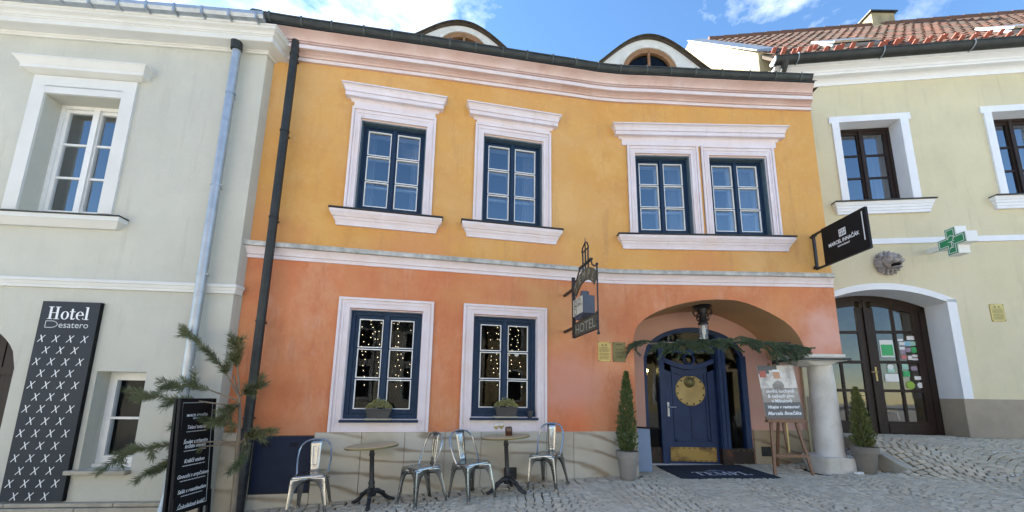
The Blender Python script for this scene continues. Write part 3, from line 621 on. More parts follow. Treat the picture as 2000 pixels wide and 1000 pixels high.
up_ = MB(); panel(up_, CL, -5.9, -FT, 3.2, 6.95, UW); bendwall(up_, 3.2, 6.95); panel(up_, CR, FT, 3.86, 3.2, 6.95, DW)
e0 = CR.P(3.86); up_.quad((e0.x, e0.y, 3.2), (e0.x, 11.5, 3.2), (e0.x, 11.5, 6.95), (e0.x, e0.y, 6.95))
O('upper_wall', up_, 'yellow', H)
ARCH = [(.378, 2.10), (.385, 2.24), (.410, 2.354), (.470, 2.45), (.554, 2.531), (.66, 2.607), (.768, 2.667), (.946, 2.741), (1.12, 2.798), (1.3, 2.845), (1.56, 2.890), (1.829, 2.910), (2.02, 2.908), (2.178, 2.894), (2.35, 2.85), (2.519, 2.785), (2.70, 2.70), (2.851, 2.613), (2.96, 2.54), (3.052, 2.458), (3.12, 2.37), (3.178, 2.268), (3.23, 2.14), (3.261, 2.0)]
lo_ = MB(); panel(lo_, CL, -5.9, -FT, -0.7, 3.2, LW); bendwall(lo_, -0.7, 3.2)
panel(lo_, CR, FT, .378, -0.3, 3.2)
for (a, za), (b, zb) in zip(ARCH[:-1], ARCH[1:]):
    p, q = CR.P(a), CR.P(b); lo_.quad((p.x, p.y, za), (q.x, q.y, zb), (q.x, q.y, 3.2), (p.x, p.y, 3.2))
panel(lo_, CR, 3.261, 3.86, 2.0, 3.2)
lo_.quad((e0.x, e0.y, 2.0), (e0.x, 7.36, 2.0), (e0.x, 7.36, 3.2), (e0.x, e0.y, 3.2))
lo_.quad((e0.x, 7.36, 0), (e0.x, 11.5, 0), (e0.x, 11.5, 3.2), (e0.x, 7.36, 3.2))
O('lower_wall', lo_, 'orange', H)
# porch: vault, side, back wall
YB = 7.36
vt = MB()
for (a, za), (b, zb) in zip(ARCH[:-1], ARCH[1:]):
    p, q = CR.P(a), CR.P(b); vt.quad((p.x, p.y, za), (p.x, YB, za), (q.x, YB, zb), (q.x, q.y, zb))
pj = CR.P(.378); pe = CR.P(3.261)
vt.quad((pj.x, pj.y, -.3), (pj.x, YB, -.3), (pj.x, YB, 2.10), (pj.x, pj.y, 2.10))
vt.quad((pe.x, pe.y, 2.0), (pe.x, YB, 2.0), (e0.x, YB, 2.0), (e0.x, e0.y, 2.0))
O('porch_vault', vt, 'vault', H, smooth=30)
DX0, DX1, DSP, DCR = 2.53, 4.47, 2.0, 2.60
def darch(x, grow=0.0):
    c = (DX0 + DX1) / 2; t = (x - c) / ((DX1 - DX0) / 2 + grow); t = max(-1, min(1, t)); return DSP + (DCR + grow - DSP) * sqrt(max(0, 1 - t * t))
bw = MB()
bw.quad((pj.x, YB, -.3), (DX0, YB, -.3), (DX0, YB, 3.2), (pj.x, YB, 3.2)); bw.quad((DX1, YB, -.3), (5.62, YB, -.3), (5.62, YB, 3.2), (DX1, YB, 3.2))
N = 28
for i in range(N):
    a = DX0 + (DX1 - DX0) * i / N; b = DX0 + (DX1 - DX0) * (i + 1) / N; bw.quad((a, YB, darch(a)), (b, YB, darch(b)), (b, YB, 3.2), (a, YB, 3.2))
O('porch_back_wall', bw, 'pink', H)
# plinth slabs
JO = [-5.85, -5.185, -4.44, -3.82, -3.23, -2.66, -2.13, -1.12, -0.68, -0.36]
for a, b in zip(JO[:-1], JO[1:]):
    z1 = -0.085 if abs(a + 5.185) < .01 else 0.703
    O('plinth_slab', MB().box(a + .003, b - .003, -0.025, 0.02, -0.6, z1, CL.M()), 'sand', H, mod=('B', .004))
bm_ = MB(); P2 = [*BP, CR.P(.377)]
O('plinth_slab', MB().sweep([tuple(p) for p in P2], [(-.02, -.5), (.025, -.5), (.025, .705), (-.02, .705)]), 'sand', H)
O('plinth_slab', MB().box(DX1 + .04, 5.1, YB - .03, YB + .02, -.3, .675), 'sand2', H, mod=('B', .004)); O('plinth_slab', MB().box(5.107, 5.56, YB - .03, YB + .02, -.3, .68), 'sand2', H, mod=('B', .004))
O('plinth_slab', MB().box(DX0 - .5, DX0 - .02, YB - .03, YB + .02, -.3, .675), 'sand2', H, mod=('B', .004))
cab = O('cabinet_door', MB().box(-5.168, -4.458, -.035, .02, -.072, .648, CL.M()), 'panelblue', H, mod=('B', .006), label='navy blue cabinet door set in the stone plinth')
gr = MB()
for sx in (-5.02, -4.68):
    for k in range(3): gr.box(sx - .05, sx + .05, -.042, -.034, .52 + k * .02, .53 + k * .02, CL.M())
O('vent_slot', gr, 'black', cab)
O('frame_strip', MB().ring(-5.183, -4.443, -.087, .663, .014, -.03, .02, CL.M()), 'darkmetal', cab)
O('wall_vent', MB().box(4.62, 4.80, YB - .045, YB - .02, .215, .385), 'darkmetal', H); O('junction_box', MB().box(-1.775, -1.59, -.07, -.02, .02, .19, CL.M()).box(-1.72, -1.645, -.075, -.065, .07, .14, CL.M()), 'darkmetal', H, mod=('B', .006))
# windows
def c_surround(win, F, x0, x1, z0, z1, zo):
    """moulded surround, outer edges 0.14 beyond the opening"""
    t = .138; M = F.M(); mb = MB(); o = MB()
    O('reveal', MB().ring(.0005, x1 - x0 - .0005, .0005, z1 - z0 - .0005, .010, -.004, .019), 'trim', win, F.M(x0, z0))
    for (aa, bb, pr) in ((t, .0, .022), (t, t - .035, .044), (t - .05, t - .075, .034), (.03, 0, .03)):
        o2 = MB(); uring(o2, x0 - aa, x1 + aa, zo, z1 + aa + .05 * (aa / t), aa - bb, -pr, .0); o.add(o2.v, o2.f)
    return O('surround', o, 'trim', win, M)
def c_ped(win, F, x0, x1, zt, zb, h=.255):
    M = F.M(); k = h / .255
    prof = [(0, zb), (.018, zb), (.022, zb + .024 * k), (.034, zb + .034 * k), (.034, zb + .046 * k), (.098, zb + .046 * k), (.098, zb + .108 * k), (.088, zb + .109 * k), (.088, zb + .120 * k), (.106, zb + .121 * k), (.106, zb + .138 * k), (.112, zb + .165 * k), (.128, zb + .195 * k), (.148, zb + .212 * k), (.135, zb + .213 * k), (.135, zb + .221 * k), (.156, zb + .222 * k), (.156, zb + .243 * k), (0, zb + .255 * k)]
    O('pediment', MB().sweep(upath(x0, x1), prof, M=M), 'trim', win)
    O('frieze', MB().box(x0 + .03, x1 - .03, -.02, 0, zt, zb + .01, M), 'trim', win)
def c_sill(win, F, x0, x1, zt):
    zb = zt - .24; M = F.M()
    prof = [(0, zb), (.035, zb), (.038, zb + .03), (.05, zb + .07), (.07, zb + .10), (.072, zb + .12), (.085, zb + .125), (.10, zb + .15), (.115, zb + .175), (.12, zb + .18), (.12, zb + .225), (0, zb + .232)]
    O('sill', MB().sweep(upath(x0, x1), prof, M=M), 'trim', win); O('sill_cover', MB().box(x0 - .135, x1 + .135, -.137, 0.05, zt - .008, zt + .012, M), 'darkmetal', win)
for (a, b, c, d) in UW:
    win = casement(H, CL.M(a, c), b - a, d - c, 'blue', 'glass', bead='bead', jambmat='bluewood', y=.13)
    c_surround(win, CL, a, b, c, d, c - .04); c_ped(win, CL, a - .15, b + .15, d + .185, 5.885); c_sill(win, CL, a - .19, b + .19, c - .045)
wins = []
for (a, b, c, d) in DW:
    win = casement(H, CR.M(a, c), b - a, d - c, 'blue', 'glass', bead='bead', jambmat='bluewood', y=.13); c_surround(win, CR, a, b, c, d, c - .03); wins.append(win)
c_ped(wins[0], CR, .27, 3.15, 5.77, 5.885); c_sill(wins[0], CR, .29, 3.10, 4.02)
O('mullion_strip', MB().box(1.685, 1.722, -.012, 0, 4.03, 5.77, CR.M()), 'yellow', wins[0])
for (a, b, c, d) in LW:
    win = casement(H, CL.M(a, c), b - a, d - c, 'blue', 'glassdark', bead='bead', y=.10, ft=.075, st=.055, inner=False, curtain=0, mull=.07)
    O('reveal', MB().ring(.0005, b - a - .0005, .0005, d - c - .0005, .010, -.004, .068), 'trim', win, CL.M(a, c))
    M = CL.M(); o = MB()
    for (aa, bb, pr) in ((.157, .0, .02), (.157, .122, .042), (.10, .075, .032), (.03, 0, .028)):
        o2 = MB(); uring(o2, a - aa, b + aa, .706, d + aa + .01, aa - bb, -pr, 0); o.add(o2.v, o2.f)
    o.box(a, b, -.018, 0, .706, c); O('surround', o, 'trim', win, M)
    O('sill', MB().box(a - .01, b + .01, -.075, .1, c - .035, c, M), 'blue', win)
for (x, z) in ((.72, .985), (.90, 1.01)): O('round_sticker', MB().lathe([(.033, 0), (.033, .002), (.019, .002), (.019, 0)], 18, CL.M(LW[1][0], LW[1][2]) @ TR(x, .106, z) @ RX(pi / 2)), 'paper', win)
# string course and cornice
path = [tuple(CL.P(-5.80)), *[tuple(CL.P(s)) for s in (-4.9, -4, -3.1, -2.2, -1.3, -.8)], *[tuple(p) for p in BP], *[tuple(CR.P(s)) for s in (.9, 1.6, 2.6, 3.86)]]
pathr = path; SHR = 0.48
zs0 = 3.150
O('string_course', MB().sweep(pathr, [(0, zs0), (.02, zs0), (.02, zs0 + .042), (.012, zs0 + .044), (.012, zs0 + .054), (.032, zs0 + .055), (.032, zs0 + .066), (.040, zs0 + .09), (.058, zs0 + .125), (.085, zs0 + .15), (0, zs0 + .152)], shear=SHR), 'trim', H, smooth=25)
O('string_ledge', MB().sweep(pathr, [(0, zs0 + .153), (.105, zs0 + .153), (.115, zs0 + .16), (.115, zs0 + .205), (.12, zs0 + .207), (.12, zs0 + .222), (0, zs0 + .237)], shear=SHR), 'leadtop', H)
dzs = [-.145, -.115, -.07, -.028, 0.0, .03, .05, .06, .062, .065, .065, .065, .062, .058, .05, .022, -.01, -.032]
zc = 6.58
prof = [(0, 0), (.035, 0), (.038, .05), (.026, .052), (.026, .062), (.05, .064), (.058, .082), (.080, .094), (.100, .098), (.100, .104), (.175, .104), (.175, .168), (.160, .170), (.160, .182), (.192, .183), (.192, .196), (.180, .198), (.180, .208), (.206, .209), (.208, .222), (.220, .240), (.250, .262), (.30, .282), (.33, .289), (.33, .297), (0, .30)]
O('cornice', MB().sweep(pathr, [(o, z + zc) for o, z in prof], dzs, shear=SHR), 'cornice', H, smooth=25)
O('fascia_band', MB().sweep(pathr, [(.168, zc + .1025), (.1785, zc + .1025), (.1785, zc + .166), (.168, zc + .166)], dzs, shear=SHR), 'trim', H); O('lower_fillet', MB().sweep(pathr, [(.03, zc - .002), (.0405, zc - .002), (.0415, zc + .05), (.03, zc + .05)], dzs, shear=SHR), 'trim', H)
ze = zc + .302
O('eave_sheet', MB().sweep(pathr, [(-.2, ze), (.355, ze), (.355, ze + .012), (-.2, ze + .02)], dzs, shear=SHR), 'darkmetal', H)
gp = path[:-1] + [tuple(CR.P(3.66))]; gz = dzs[:18]
gut = O('gutter', MB().sweep(gp, [(.285 + .098 * cos(a), ze + .122 + .098 * sin(a)) for a in [pi + pi * i / 10 for i in range(11)]] + [(.285 + .088 * cos(a), ze + .122 + .088 * sin(a)) for a in [2 * pi - pi * i / 10 for i in range(11)]], gz), 'gutter', H, smooth=40)
gut2 = O('gutter_bead', MB().sweep(gp, [(.383 + .014 * cos(a), ze + .126 + .014 * sin(a)) for a in [2 * pi * i / 7 for i in range(8)]], gz), 'gutter', gut, smooth=True)
def along(s):
    if s < -FT: return CL.P(s), CL.n
    if s > FT: return CR.P(s), CR.n
    t = (s + FT) / (2 * FT); p = ((1 - t) ** 2) * CL.P(-FT) + 2 * t * (1 - t) * Vector(BEND) + t * t * CR.P(FT); return p, (CL.n * (1 - t) + CR.n * t).normalized()
SZ = [-5.8, -4.9, -4, -3.1, -2.2, -1.3, -.8, 0, .9, 1.6, 2.6, 3.86]; SV = [-.145, -.115, -.07, -.028, 0, .03, .05, .065, .05, .022, -.01, -.032]
s = -5.55
while s < 3.6:
    p, n = along(s); z = ze + interp(s, SZ, SV); mb = MB()
    q0 = p + n * .335; M = Matrix.Identity(4); M[0][0] = -n.y; M[1][0] = n.x; M[0][1] = -n.x; M[1][1] = -n.y; M[0][3] = p.x; M[1][3] = p.y; M[2][3] = z
    arc = [(-(.285 + .106 * cos(a)), .122 + .106 * sin(a)) for a in [2.2 * pi * 0 + pi * 1.25 + pi * .85 * i / 8 for i in range(9)]]
    for (y0, z0), (y1, z1) in zip(arc[:-1], arc[1:]): mb.add([(-.013, y0, z0), (.013, y0, z0), (.013, y1, z1), (-.013, y1, z1)], [(0, 1, 2, 3)], M)
    O('gutter_bracket', mb, 'bracket', gut, mod=('S', .010)); s += .46 + random.uniform(-.04, .04)
O('gutter_end', MB().box(-5.80, -5.66, -.36, -.14, ze - .13, ze + .04, CL.M()), 'darkmetal', gut)
# downpipe
dp = MB(); sp = -5.225; yy = -.165
q = lambda z, y=yy: tuple((CL.M() @ Vector((sp, y, z))))
dpo = O('downpipe', MB().tube([q(6.66, -.17), q(6.0), q(3.6), q(2.0), q(.72)], .057, 12), 'darkmetal', H, smooth=True)
O('cast_pipe', MB().tube([q(.78), q(.74), q(-.34)], [.078, .085, .078], 14), 'iron', dpo, smooth=True)
for z in (6.42, 5.1, 3.72, 2.2, .9): O('pipe_clamp', MB().tube([q(z - .012), q(z + .012)], .066, 12).box(sp - .015, sp + .015, yy, 0, z - .01, z + .01, CL.M()), 'darkmetal', dpo, smooth=True)
# roof
rf = MB(); ridge_y = 10.4; RZ_ = 9.62
ep = [tuple(CL.P(-5.8, .30)), tuple(CL.P(-3, .30)), *[(p.x + .05, p.y - .30) for p in BP], tuple(CR.P(2, .30)), tuple(CR.P(3.8, .30))]; ez = [ze - .10, ze + .0, *[ze + .11] * len(BP), ze + .06, ze + .02]
for i in range(len(ep) - 1):
    a, b = ep[i], ep[i + 1]; rf.quad((*a, ez[i] + .03), (*b, ez[i + 1] + .03), (b[0], ridge_y, RZ_), (a[0], ridge_y, RZ_))
rf.quad((ep[0][0], ridge_y, RZ_), (ep[-1][0], ridge_y, RZ_), (ep[-1][0], 14, 6.9), (ep[0][0], 14, 6.9))
rf.add([(ep[0][0], ep[0][1], 6.8), (ep[0][0], ridge_y, RZ_), (ep[0][0], 14, 6.8)], [(0, 1, 2)]); rf.add([(ep[-1][0], ep[-1][1], 6.8), (ep[-1][0], ridge_y, RZ_), (ep[-1][0], 14, 6.8)], [(0, 1, 2)])
roof = O('roof', rf, 'tile2', H)
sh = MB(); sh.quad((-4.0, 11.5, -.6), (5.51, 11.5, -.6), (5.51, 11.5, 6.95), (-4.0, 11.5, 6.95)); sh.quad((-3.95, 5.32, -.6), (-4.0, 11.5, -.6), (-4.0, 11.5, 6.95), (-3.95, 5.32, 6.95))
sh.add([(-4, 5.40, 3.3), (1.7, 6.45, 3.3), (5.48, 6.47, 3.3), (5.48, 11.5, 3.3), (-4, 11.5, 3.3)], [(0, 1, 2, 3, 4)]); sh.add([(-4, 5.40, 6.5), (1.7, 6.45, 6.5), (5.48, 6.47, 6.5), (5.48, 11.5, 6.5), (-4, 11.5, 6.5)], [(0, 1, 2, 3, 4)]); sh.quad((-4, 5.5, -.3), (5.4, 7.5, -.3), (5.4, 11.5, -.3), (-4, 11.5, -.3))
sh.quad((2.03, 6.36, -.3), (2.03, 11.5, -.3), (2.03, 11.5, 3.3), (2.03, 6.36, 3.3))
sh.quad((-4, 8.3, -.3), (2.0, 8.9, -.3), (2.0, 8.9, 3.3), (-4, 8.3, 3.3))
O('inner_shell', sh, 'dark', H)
# dormers
def dormer(F, sc_, off, hw, base, apex, wapex, wr, roofz):
    M = F.M(sc_, 0, off); n = 36
    def bell(x, g=0.0):
        t = min(1, abs(x) / hw); return base + (apex - base) * (0.5 + 0.5 * cos(pi * t)) ** 0.85 + g
    X = [-hw + 2 * hw * i / n for i in range(n + 1)]
    fm = MB(); wc = wapex - wr
    for a, b in zip(X[:-1], X[1:]):
        def lowz(x): return wc + sqrt(max(0, (wr + .09) ** 2 - x * x)) if abs(x) < wr + .09 else roofz
        fm.quad((a, 0, lowz(a)), (b, 0, lowz(b)), (b, 0, bell(b)), (a, 0, bell(a)))
    dm = O('dormer', fm, 'ltrim', H, M)
    tb = MB(); lo2 = [(x * 1.01, bell(x) - .004) for x in X]; hi2 = [(x * 1.015, bell(x) + .014) for x in X]; tb.strip(lo2, hi2, -.05, .5)
    O('tile_edge', tb, 'tile2', dm, M)
    for i, x in enumerate(X[::2]):           # single edge tiles
        sl = atan2(bell(x + .02) - bell(x - .02), .04)
        O('edge_tile', MB().add([(-.065, -.07, 0), (.065, -.07, 0), (.065, .2, .0), (-.065, .2, .0), (-.055, -.07, .017), (.055, -.07, .017), (.055, .2, .02), (-.055, .2, .02)], [(0, 3, 2, 1), (4, 5, 6, 7), (0, 1, 5, 4), (1, 2, 6, 5), (2, 3, 7, 6), (3, 0, 4, 7)]), 'tile2', dm, M @ TR(x * 1.015, 0, bell(x) + .010 + .008 * (i % 2)) @ RY(-sl))
    rfm = MB()
    for a, b in zip(X[:-1], X[1:]): rfm.quad((a, -.1, bell(a) + .03), (b, -.1, bell(b) + .03), (b, 2.2, bell(b) + .03), (a, 2.2, bell(a) + .03))
    O('dormer_roof', rfm, 'tile2', dm, M, smooth=True)
    A = [pi * i / 24 for i in range(25)]
    def ringp(r): return [(r * cos(a), wc + r * sin(a)) for a in A]
    O('dormer_arch', MB().strip(ringp(wr + .03), ringp(wr + .11), -.03, .05), 'stone', dm, M)
    O('dormer_frame', MB().strip(ringp(wr - .06), ringp(wr + .03), .0, .07).box(-.022, .022, .0, .06, wc, wapex).box(-wr, wr, 0, .07, wc - .06, wc), 'winewood', dm, M)
    O('pane', MB().prism(ringp(wr - .05), .05, .055), 'glassdark', dm, M)
dormer(CL, -2.60, -.60, 1.45, 7.60, 8.37, 8.18, .50, 7.3); dormer(CR, 1.01, -.30, 1.56, 7.40, 8.36, 8.11, .52, 7.2)
# column, capital, base
colm = MB(); prof = [(.215, .30), (.20, .36), (.197, .6), (.190, 1.2), (.178, 1.70), (.172, 1.84)]
cx_, cy_ = 5.335, 6.66
def rough(mb, amp, sc_):
    for i, v in enumerate(mb.v):
        n = mnoise.noise_vector(Vector(v) * sc_) * amp; mb.v[i] = (v[0] + n.x, v[1] + n.y, v[2] + n.z * .5)
pr2 = [(interp(z, [p[1] for p in prof], [p[0] for p in prof]), z) for z in [.28 + i * .06 for i in range(27)]]
colm.lathe(pr2, 28, TR(cx_, cy_, 0)); rough(colm, .014, 4)
column = O('column', colm, 'stone', H, smooth=60)
cb = MB(); cb.box(5.02, 5.68, 6.36, 6.96, -.05, .34)
bm2 = bmesh.new(); me_ = cb.mesh('b'); bm2.from_mesh(me_); bmesh.ops.subdivide_edges(bm2, edges=bm2.edges, cuts=6, use_grid_fill=True)
cb2 = MB(); bm2.verts.index_update(); cb2.add([v.co.copy() for v in bm2.verts], [tuple(v.index for v in f.verts) for f in bm2.faces]); bm2.free()
for i, v in enumerate(cb2.v):
    dx_, dy_ = v[0] - 5.35, v[1] - 6.66; r = hypot(dx_, dy_); k = 1 - .22 * max(0, r - .33) / .13 if r > .33 else 1; cb2.v[i] = (5.35 + dx_ * k, 6.66 + dy_ * k, v[2] - (.05 * max(0, r - .22) if v[2] > .2 else 0))
rough(cb2, .05, 3.3)
O('column_base', cb2, 'stone', column, smooth=50)
cp = MB()
def octs(x0, x1, y0, y1, c): return [(x0 + c, y0), (x1 - c, y0), (x1, y0 + c), (x1, y1 - c), (x1 - c, y1), (x0 + c, y1), (x0, y1 - c), (x0, y0 + c)]
lv = [(0.0, 1.998), (0.0, 1.955), (.03, 1.95), (.03, 1.94), (-.02, 1.935), (-.02, 1.895), (.06, 1.88), (.12, 1.82)]
k8 = [octs(4.80 + g, 5.56 - g, 6.325 + g, 6.96 - g, .05 + .12 * max(0, (1.9 - z) / .08)) for g, z in lv]
for (g, z), o8 in zip(lv, k8): cp.v += [(x, y, z) for x, y in o8]
for i in range(len(lv) - 1):
    for j in range(8): cp.f.append((i * 8 + j, i * 8 + (j + 1) % 8, (i + 1) * 8 + (j + 1) % 8, (i + 1) * 8 + j))
cp.f += [tuple(range(8)), tuple((len(lv) - 1) * 8 + j for j in range(7, -1, -1))]
O('capital', cp, 'stone', column)
O('capital_band', MB().prism([(0, 0), (1, 0), (1, 1), (0, 1)], 0, 1, TR(4.772, 6.297, 1.897) @ Matrix.Diagonal((.816, .69, .036, 1))), 'darkmetal', column)
# entrance door
df = MB(); Y0 = YB - .03
Xs = [DX0 + (DX1 - DX0) * i / 30 for i in range(31)]
df.strip([(x, darch(x, -.09) if DX0 + .09 < x < DX1 - .09 else DSP - .02) for x in Xs], [(x, darch(x) + .015) for x in Xs], Y0 + .06, YB + .10)
df.box(DX0, DX0 + .06, Y0 + .04, YB + .1, .34, 2.05); df.box(4.37, DX1, Y0, YB + .1, .34, 2.05)
df.box(2.80, 2.90, Y0 - .02, YB + .1, .05, 2.30)
df.box(3.86, 4.03, Y0 - .09, YB + .1, .34, 2.42); df.box(3.88, 3.94, Y0 - .115, Y0 - .09, .34, 2.42); df.box(3.96, 4.01, Y0 - .105, Y0 - .09, .34, 2.42)
df.strip([(x, 2.18 - .10 * sin(pi * (x - 2.9) / .96)) for x in [2.9 + .96 * i / 10 for i in range(11)]], [(x, 2.27 - .10 * sin(pi * (x - 2.9) / .96)) for x in [2.9 + .96 * i / 10 for i in range(11)]], Y0, YB + .1)
frame = O('door_frame', df, 'doorblue', H)
for (a, b, y_) in ((3.855, 4.04, Y0 - .10), (4.041, DX1, Y0 - .02), (DX0, 2.80, Y0 + .02)): O('frame_shoe', MB().box(a, b, y_, YB + .1, .03, .345), 'rust', frame)
rv = MB()
for x in (4.09, 4.18, 4.28, 4.38, 4.44): rv.sphere((x, Y0 - .022, .315), .014, 6); rv.sphere((x, Y0 - .022, .075), .014, 6)
for x in (2.57, 2.66, 2.75): rv.sphere((x, Y0 + .018, .31), .012, 6)
O('frame_rivets', rv, 'bronze', frame, smooth=True, kind='stuff')
def arcpane(x0, x1, z0, name='pane'):
    n = 10; xs_ = [x0 + (x1 - x0) * i / n for i in range(n + 1)]; return MB().prism([(x0, z0), (x1, z0)] + [(x, darch(x, -.08)) for x in reversed(xs_)], YB + .03, YB + .035)
O('sidelight_pane', arcpane(DX0 + .06, 2.80, .345), 'glassdark', frame); O('sidelight_pane', arcpane(4.03, 4.37, .345), 'glassdark', frame); O('fanlight_pane', arcpane(2.90, 3.86, 2.20), 'glassdark', frame)
O('sidelight_bar', MB().box(DX0 + .06, 2.80, YB, YB + .06, .66, .70), 'black', frame)
lf = MB(); LX0, LX1 = 2.905, 3.855; ztop = lambda x: 1.955 - .13 * sin(pi * (x - LX0) / (LX1 - LX0))
lf.strip([(LX0, .06), (LX1, .06)], [(LX0, .36), (LX1, .36)], YB - .01, YB + .05)
xs_ = [LX0 + (LX1 - LX0) * i / 12 for i in range(13)]
lf.strip([(x, .36) for x in xs_], [(x, ztop(x) - .10) for x in xs_], YB + .012, YB + .05)
lf.strip([(LX0, .36), (LX0 + .13, .36)], [(LX0, 1.90), (LX0 + .13, 1.85)], YB - .012, YB + .05); lf.strip([(LX1 - .13, .36), (LX1, .36)], [(LX1 - .13, 1.85), (LX1, 1.90)], YB - .012, YB + .05)
lf.box(LX0 + .13, LX1 - .13, YB - .012, YB + .05, .36, .44)
lf.strip([(x, ztop(x) - .17) for x in xs_], [(x, ztop(x) - .05) for x in xs_], YB - .012, YB + .05)
for x in (LX0 + .165, LX1 - .165): lf.box(x - .02, x + .02, YB - .004, YB + .03, .46, 1.72)
lf.box(LX0 + .15, LX1 - .15, YB - .004, YB + .03, .455, .49)
door = O('entrance_door', lf, 'doorblue', H, label='blue panelled door with round brass plate')
O('board_joint', MB().box(3.377, 3.385, YB + .008, YB + .02, .49, 1.1), 'black', door)
O('curved_rail', MB().strip([(x, ztop(x) - .045) for x in xs_], [(x, ztop(x) + .045) for x in xs_], YB - .05, YB + .05), 'doorblue', door, label='curved blue transom rail with shelf edge')
O('transom_pane', MB().strip([(x, ztop(x) + .04) for x in xs_], [(x, 2.20 - .10 * sin(pi * (x - 2.9) / .96)) for x in xs_], YB + .02, YB + .025), 'glassdark', door)
O('transom_ring', MB().tube([(3.40 + .10 * cos(a), YB - .0, 1.985 + .10 * sin(a)) for a in [2 * pi * i / 20 for i in range(21)]], .02, 8), 'doorblue', door, smooth=True)
D0 = (3.395, 1.385)
disc = O('brass_disc', MB().lathe([(.284, 0), (.284, .012), (.275, .018), (.01, .02)], 40, TR(D0[0], YB + .014, D0[1]) @ RX(pi / 2)), 'discbrass', door, smooth=30)
dr = MB()
for i in range(12):
    a = 2 * pi * i / 12 + .2; dr.sphere((D0[0] + .25 * cos(a), YB - .008, D0[1] + .25 * sin(a)), .016, 6)
O('disc_rivets', dr, 'iron', disc, smooth=True, kind='stuff')
kn = MB(); kc = (3.38, 1.545)
kn.lathe([(.105, 0), (.10, .02), (.075, .03), (.06, .05), (.045, .06), (.001, .062)], 24, TR(kc[0], YB - .004, kc[1]) @ RX(pi / 2)); kn.tube([(kc[0] + .06 * cos(a), YB - .055, kc[1] - .01 + .06 * sin(a)) for a in [2 * pi * i / 16 for i in range(17)]], .012, 6)
O('door_knocker', kn, 'bronze', disc, smooth=40)
hm = MB().box(2.932, 2.968, YB - .03, YB - .01, .905, 1.165).tube([(2.95, YB - .03, 1.075), (2.95, YB - .075, 1.075), (3.075, YB - .075, 1.075)], .011, 8)
O('door_handle', hm, 'zinc', door, smooth=40)
O('kick_plate', MB().box(2.95, 3.80, YB - .022, YB - .009, .10, .355), 'copper', door, mod=('B', .004))
kr = MB()
for x in (3.0, 3.1, 3.2, 3.3, 3.4, 3.5, 3.6, 3.7, 3.78):
    kr.sphere((x, YB - .022, .335), .012, 6)
    if x > 3.05: kr.sphere((x, YB - .022, .115), .011, 6)
O('kick_rivets', kr, 'iron', door, smooth=True, kind='stuff')
O('door_step', MB().box(2.5, 4.5, YB - .14, YB + .2, -.2, .062), 'stone', H, mod=('B', .008))
# lobby behind the door
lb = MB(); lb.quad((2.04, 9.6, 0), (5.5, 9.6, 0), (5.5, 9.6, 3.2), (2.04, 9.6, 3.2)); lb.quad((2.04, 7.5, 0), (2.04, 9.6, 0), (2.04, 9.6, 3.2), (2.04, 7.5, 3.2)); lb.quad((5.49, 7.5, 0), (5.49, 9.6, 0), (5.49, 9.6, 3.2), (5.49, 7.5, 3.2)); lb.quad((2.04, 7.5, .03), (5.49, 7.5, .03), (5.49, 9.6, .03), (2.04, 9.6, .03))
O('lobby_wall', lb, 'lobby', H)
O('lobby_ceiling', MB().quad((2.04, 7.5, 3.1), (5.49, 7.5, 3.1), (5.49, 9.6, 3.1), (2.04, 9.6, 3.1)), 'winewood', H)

# ------------------------------------------------------------------ pale left house
G = T('pale_house', 'pale grey green rendered house with white framed windows and zinc downpipe', 'house', TR(-6, 5.2, 0))
lm = MB(); LWN = (-2.90, -1.905, 3.635, 5.41); SWN = (-1.53, -.935, .265, 1.48); GA = (-3.9, -2.50, -.7, 2.15)
panel(lm, LF, -9, 0, -.7, 6.6, [LWN, SWN, GA], rd=.28)
ga = [(-3.9 + 1.4 * i / 24, 1.5 + .58 * (max(0, 1 - ((i / 24) * 2 - 1) ** 2)) ** .55) for i in range(25)]
for (a, za), (b, zb) in zip(ga[:-1], ga[1:]):
    p, q = LF.P(a), LF.P(b); lm.quad((p.x, p.y, za), (q.x, q.y, zb), (q.x, q.y, 2.15), (p.x, p.y, 2.15))
    pi_, qi = LF.P(a, -.28), LF.P(b, -.28); lm.quad((p.x, p.y, za), (q.x, q.y, zb), (qi.x, qi.y, zb), (pi_.x, pi_.y, za))
c0 = LF.P(0); c1 = Vector((c0.x + .06, c0.y + .6)); lm.quad((c0.x, c0.y, -.7), (c1.x, c1.y, -.7), (c1.x, c1.y, 6.6), (c0.x, c0.y, 6.6))
O('wall', lm, 'lwall', G)
gd = MB(); gd.box(-3.9, -2.5, .24, .28, -.5, 2.12, LF.M())
gate = O('gate_door', gd, 'brown', G)
for k in range(7): O('plank', MB().box(-3.88 + k * .2, -3.70 + k * .2, .225, .25, -.4, 2.1, LF.M()), 'brown', gate)
O('gate_rail', MB().box(-3.9, -2.5, .20, .235, 1.42, 1.52, LF.M()), 'brown', gate)
bk = MB(); bk.box(-9, -.12, .45, 6, -.6, 6.5, LF.M()); O('inner_shell', bk, 'dark', G)
a, b, c, d = LWN
win = casement(G, LF.M(a, c), b - a, d - c, 'white', 'glass', y=.25, ft=.05, st=.05, inner=False, curtain=0, mull=.08, bar=.03)
su = MB(); uring(su, a - .175, b + .19, c - .01, d + .275, .175, -.03, 0); su.box(a - .175 + .17, b + .02, -.03, 0, d + .0, d + .12); O('surround', su, 'ltrim', win, LF.M())
pz = 5.70; pth = upath(a - .17, b + .21)
O('pediment', MB().sweep(pth, [(0, pz), (.02, pz), (.03, pz + .005), (.12, pz + .03), (.12, pz + .075), (.125, pz + .08), (.17, pz + .15), (.18, pz + .155), (.18, pz + .175), (0, pz + .19)], M=LF.M()), 'ltrim', win)
sz = 3.40
